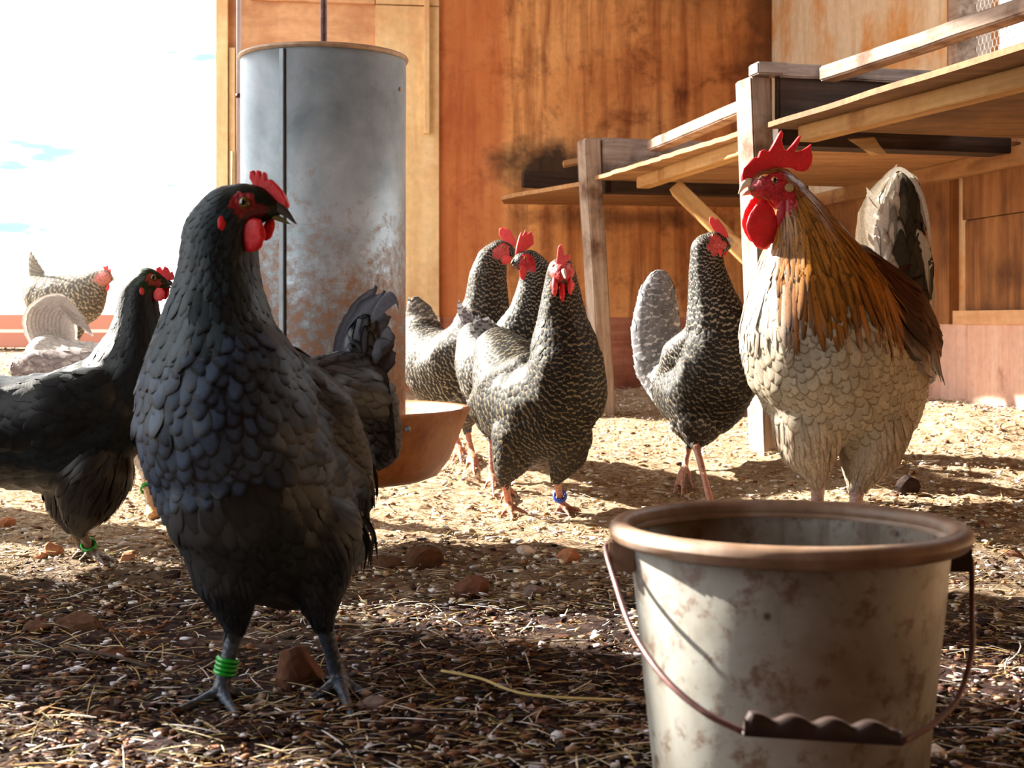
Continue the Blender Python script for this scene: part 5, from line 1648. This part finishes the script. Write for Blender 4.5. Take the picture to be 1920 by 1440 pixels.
# ------------------------------------------------------------------ roosting platform
def roost():
    root = empty('roosting_platform', (0.57, 3.4, 0.1))
    tag(root, 'wooden roosting platform on timber posts with plywood deck and perches', 'roost')
    Zd = 0.853
    def edge(Y): return 0.579 - 0.262 * (Y - 3.4)          # left edge of the deck in plan
    def P(Y, off=0.0, z=0.0):
        v = Vector((edge(Y), Y, z)); v += VD * off
        return v
    # deck sheets, each with a worn wavy front edge
    def deck(Ya, Yb, zoff, mat, ragged=0.004, tilt=0.0):
        poly = []
        n = 24
        for i in range(n + 1):
            Y = Ya + (Yb - Ya) * i / n
            v = P(Y, random.uniform(-1, 1) * ragged)
            poly.append((v.x, v.y))
        def onwall(Y0):
            p = P(Y0); k = (1.898 - 0.15 * p.y - p.x) / (VD.x + 0.15 * VD.y)
            q = p + VD * (k - 0.03)
            if q.y > CY - 0.15 * (CX - q.x) - 0.03:
                q.y = CY - 0.15 * (CX - q.x) - 0.03
            return (q.x, q.y)
        w1, w0 = onwall(Yb), onwall(Ya)
        poly += [w1, w0]
        slab('deck_board', poly, Zd - 0.006 + zoff, Zd + 0.006 + zoff, mat, root)
    deck(1.0, 3.36, 0, M_PLYD)
    deck(3.50, 4.60, 0, M_PLY)
    # last sheet towards the back wall, broken front corner
    slab('deck_board', [(0.245, 4.72), (0.13, 4.95), (0.095, 5.02), (0.02, 5.16), (-0.04, 5.32), (-0.03, 5.50), (0.90, 5.66), (1.02, 4.95)], Zd - 0.010, Zd + 0.004, M_PLY, root)
    # posts: the narrow side faces left
    def post(x0, y0, Y, x1, y1, base_extra=0.03):
        top = px(x0, y0, Y); bot = px(x1, y1, Y)
        d = (bot - top).normalized()
        bot = bot + d * base_extra
        return beam('leg', top + VD * 0.026 + UD * 0.045, bot + VD * 0.026 + UD * 0.045, VD, 0.026, 0.045, M_POST, root, bevel=0.004, sub=8, jitter=0.0012)
    post(1097, 258, 4.60, 1126, 770, 0.05)
    post(1408, 142, 3.36, 1434, 842, 0.05)
    # end boards standing across the deck
    def endboard(Y, z0, z1, L, mat, inset=0.0):
        a = P(Y, 0.03, (z0 + z1) / 2) + UD * inset; b = a + VD * L
        beam('end_board', a, b, (0, 0, 1), (z1 - z0) / 2, 0.014, mat, root, bevel=0.004, sub=10, jitter=0.001)
    endboard(3.36, 0.86, 0.992, 0.50, M_DARKW)
    endboard(3.36, 0.965, 0.998, 0.50, M_GREYW, -0.012)
    endboard(4.62, 0.86, 0.985, 0.62, M_GREYW)
    # top cap blocks at the posts
    beam('end_block', px(1412, 130, 3.36), px(1425, 130, 3.36) + VD * 0.06, (0, 0, 1), 0.014, 0.03, M_GREYW, root, bevel=0.003)
    # perches
    a = px(1552, 141, 3.30); b = px(1925, 14, 2.72)
    d = (b - a).normalized()
    beam('perch', a, b + d * 1.2, VD, 0.024, 0.017, M_POST, root, bevel=0.004, sub=16, jitter=0.0012)
    a = px(1228, 274, 4.52); b = px(1412, 196, 3.75)
    beam('perch', a, b, VD, 0.028, 0.017, M_POST, root, bevel=0.004, sub=10, jitter=0.0012)
    # joists under the deck
    a = px(1512, 258, 3.33); b = px(1930, 138, 2.55); d = (b - a).normalized()
    a.z = b.z = Zd - 0.024
    beam('joist', a, b + (b - a).normalized() * 1.2, VD, 0.022, 0.018, M_JOIST, root, bevel=0.002)
    a = px(1206, 345, 4.50); b = px(1425, 272, 3.5)
    a.z = b.z = Zd - 0.024
    beam('joist', a, b, VD, 0.022, 0.018, M_JOIST, root, bevel=0.002)
    # crossbeams in the gaps between sheets
    for Y, L in ((3.43, 0.62), (4.66, 0.70)):
        a = P(Y, 0.06, Zd - 0.018)
        beam('crossbeam', a, a + VD * L, (0, 0, 1), 0.022, 0.045, M_DARKW, root, bevel=0.002)
    # ledger on the right wall
    beam('ledger', Vector((right_x(5.5) - 0.03, 5.4, Zd - 0.03)), Vector((right_x(1.6) - 0.03, 1.6, Zd - 0.03)), (1, 0, 0), 0.016, 0.024, M_PLY, root, bevel=0.002)
    # small board end poking out beyond the first post
    beam('board_end', px(1056, 308, 4.85), px(1120, 296, 4.85), (0, 0, 1), 0.010, 0.03, M_PLY, root, bevel=0.002)
    beam('ledger', px(980, 336, 5.35), px(1330, 350, 5.52), (0, 0, 1), 0.03, 0.02, M_DARKW, root, bevel=0.002)
    # diagonal brace
    a = px(1268, 352, 4.30); b = px(1432, 512, 4.10)
    beam('brace', a, b, (0, 1, 0), 0.022, 0.022, M_JOIST, root, bevel=0.002)
    # splintered flap of plywood hanging down
    bm = bmesh.new()
    pts = [(1590, 262), (1640, 258), (1652, 276), (1664, 290), (1650, 290), (1634, 293), (1618, 280)]
    f0 = [bm.verts.new(px(x, y, 3.20 + 0.02 * math.sin(x))) for x, y in pts]
    bm.faces.new(f0)
    me = bpy.data.meshes.new('splinter')
    r = bmesh.ops.extrude_face_region(bm, geom=list(bm.faces))
    for e in r['geom']:
        if isinstance(e, bmesh.types.BMVert): e.co += Vector((0, 0.006, 0.003))
    bmesh.ops.recalc_face_normals(bm, faces=bm.faces)
    bm.to_mesh(me); bm.free()
    link_mesh('splinter', me, M_JOIST, root, smooth=False)
roost()

# ------------------------------------------------------------------ outside: low brick wall
def bricks():
    m = NT('pink_brick')
    v = m.coord()
    br = m.n('ShaderNodeTexBrick')
    br.inputs['Color1'].default_value = (*lin(196, 140, 120), 1); br.inputs['Color2'].default_value = (*lin(180, 122, 104), 1)
    br.inputs['Mortar'].default_value = (*lin(226, 214, 200), 1)
    br.inputs['Scale'].default_value = 1.0
    br.inputs['Brick Width'].default_value = 0.22; br.inputs['Row Height'].default_value = 0.07; br.inputs['Mortar Size'].default_value = 0.006
    mp = m.coord((1, 1, 1))
    sp = m.n('ShaderNodeSeparateXYZ'); m.l(mp, sp.inputs[0])
    cb = m.n('ShaderNodeCombineXYZ'); m.l(sp.outputs[0], cb.inputs[0]); m.l(sp.outputs[2], cb.inputs[1])
    m.l(cb.outputs[0], br.inputs['Vector'])
    m.set(color=br.outputs['Color'], rough=0.85, spec=0.2)
    o = beam('brick_wall', (-3.2, 5.3, 0.36), (-1.16, 5.3, 0.36), (0, 1, 0), 0.06, 0.06, m.m, bevel=0.003)
    tag(o, 'low pink brick wall outside the open left side', 'brick wall')
bricks()

# ------------------------------------------------------------------ small loose things on the floor
def loose():
    def g(x, y, h=0.006): v = gpx(x, y); v.z += h; return v
    o = tube('twig', catmull([g(118, 1228), g(170, 1242, 0.012), g(225, 1250, 0.01), g(285, 1262)], 6), [0.0022] * 19, M_DARKW, None, 8)
    tag(o, 'thin dark twig on the litter below the long clod', 'twig')
    sm = mat_plain('pale_straw', lin(206, 184, 120), 0.6, 0.3)
    o = tube('straw_stalk', catmull([g(828, 1278, 0.012), g(900, 1300, 0.016), g(990, 1324, 0.012), g(1170, 1328, 0.008)], 6), 0.0016, sm, None, 7)
    tag(o, 'long pale straw stalk curving through the foreground towards the bucket', 'straw stalk')
    o = tube('straw_stalk', catmull([g(545, 1120, 0.02), g(560, 1150, 0.012), g(590, 1166, 0.012), g(625, 1172, 0.02)], 6), 0.0013, sm, None, 7)
    tag(o, 'bent straw stalk between the thighs of the front hen', 'straw stalk')
    # downy feather
    root = g(262, 1196, 0.004)
    bm = bmesh.new()
    for i in range(60):
        a = random.uniform(-0.9, 0.9) + (math.pi if i % 2 else 0)
        L = random.uniform(0.008, 0.026)
        p0 = root + Vector((random.uniform(-0.02, 0.02), random.uniform(-0.004, 0.004), random.uniform(0, 0.004)))
        d = Vector((math.cos(a), 0.4 * math.sin(a), random.uniform(0.1, 0.8))).normalized()
        sd = d.cross(Vector((0, 1, 0))).normalized() * 0.0006
        q = [bm.verts.new(v) for v in (p0 - sd, p0 + sd, p0 + d * L + sd * 0.3 + Vector((0, 0, -0.004)), p0 + d * L - sd * 0.3 + Vector((0, 0, -0.004)))]
        bm.faces.new(q)
    me = bpy.data.meshes.new('downy_feather'); bm.to_mesh(me); bm.free()
    o = link_mesh('downy_feather', me, mat_plain('down', lin(170, 120, 84), 0.8, 0.1))
    tag(o, 'small brownish downy feather lying in the shade right of the long clod', 'feather')
loose()
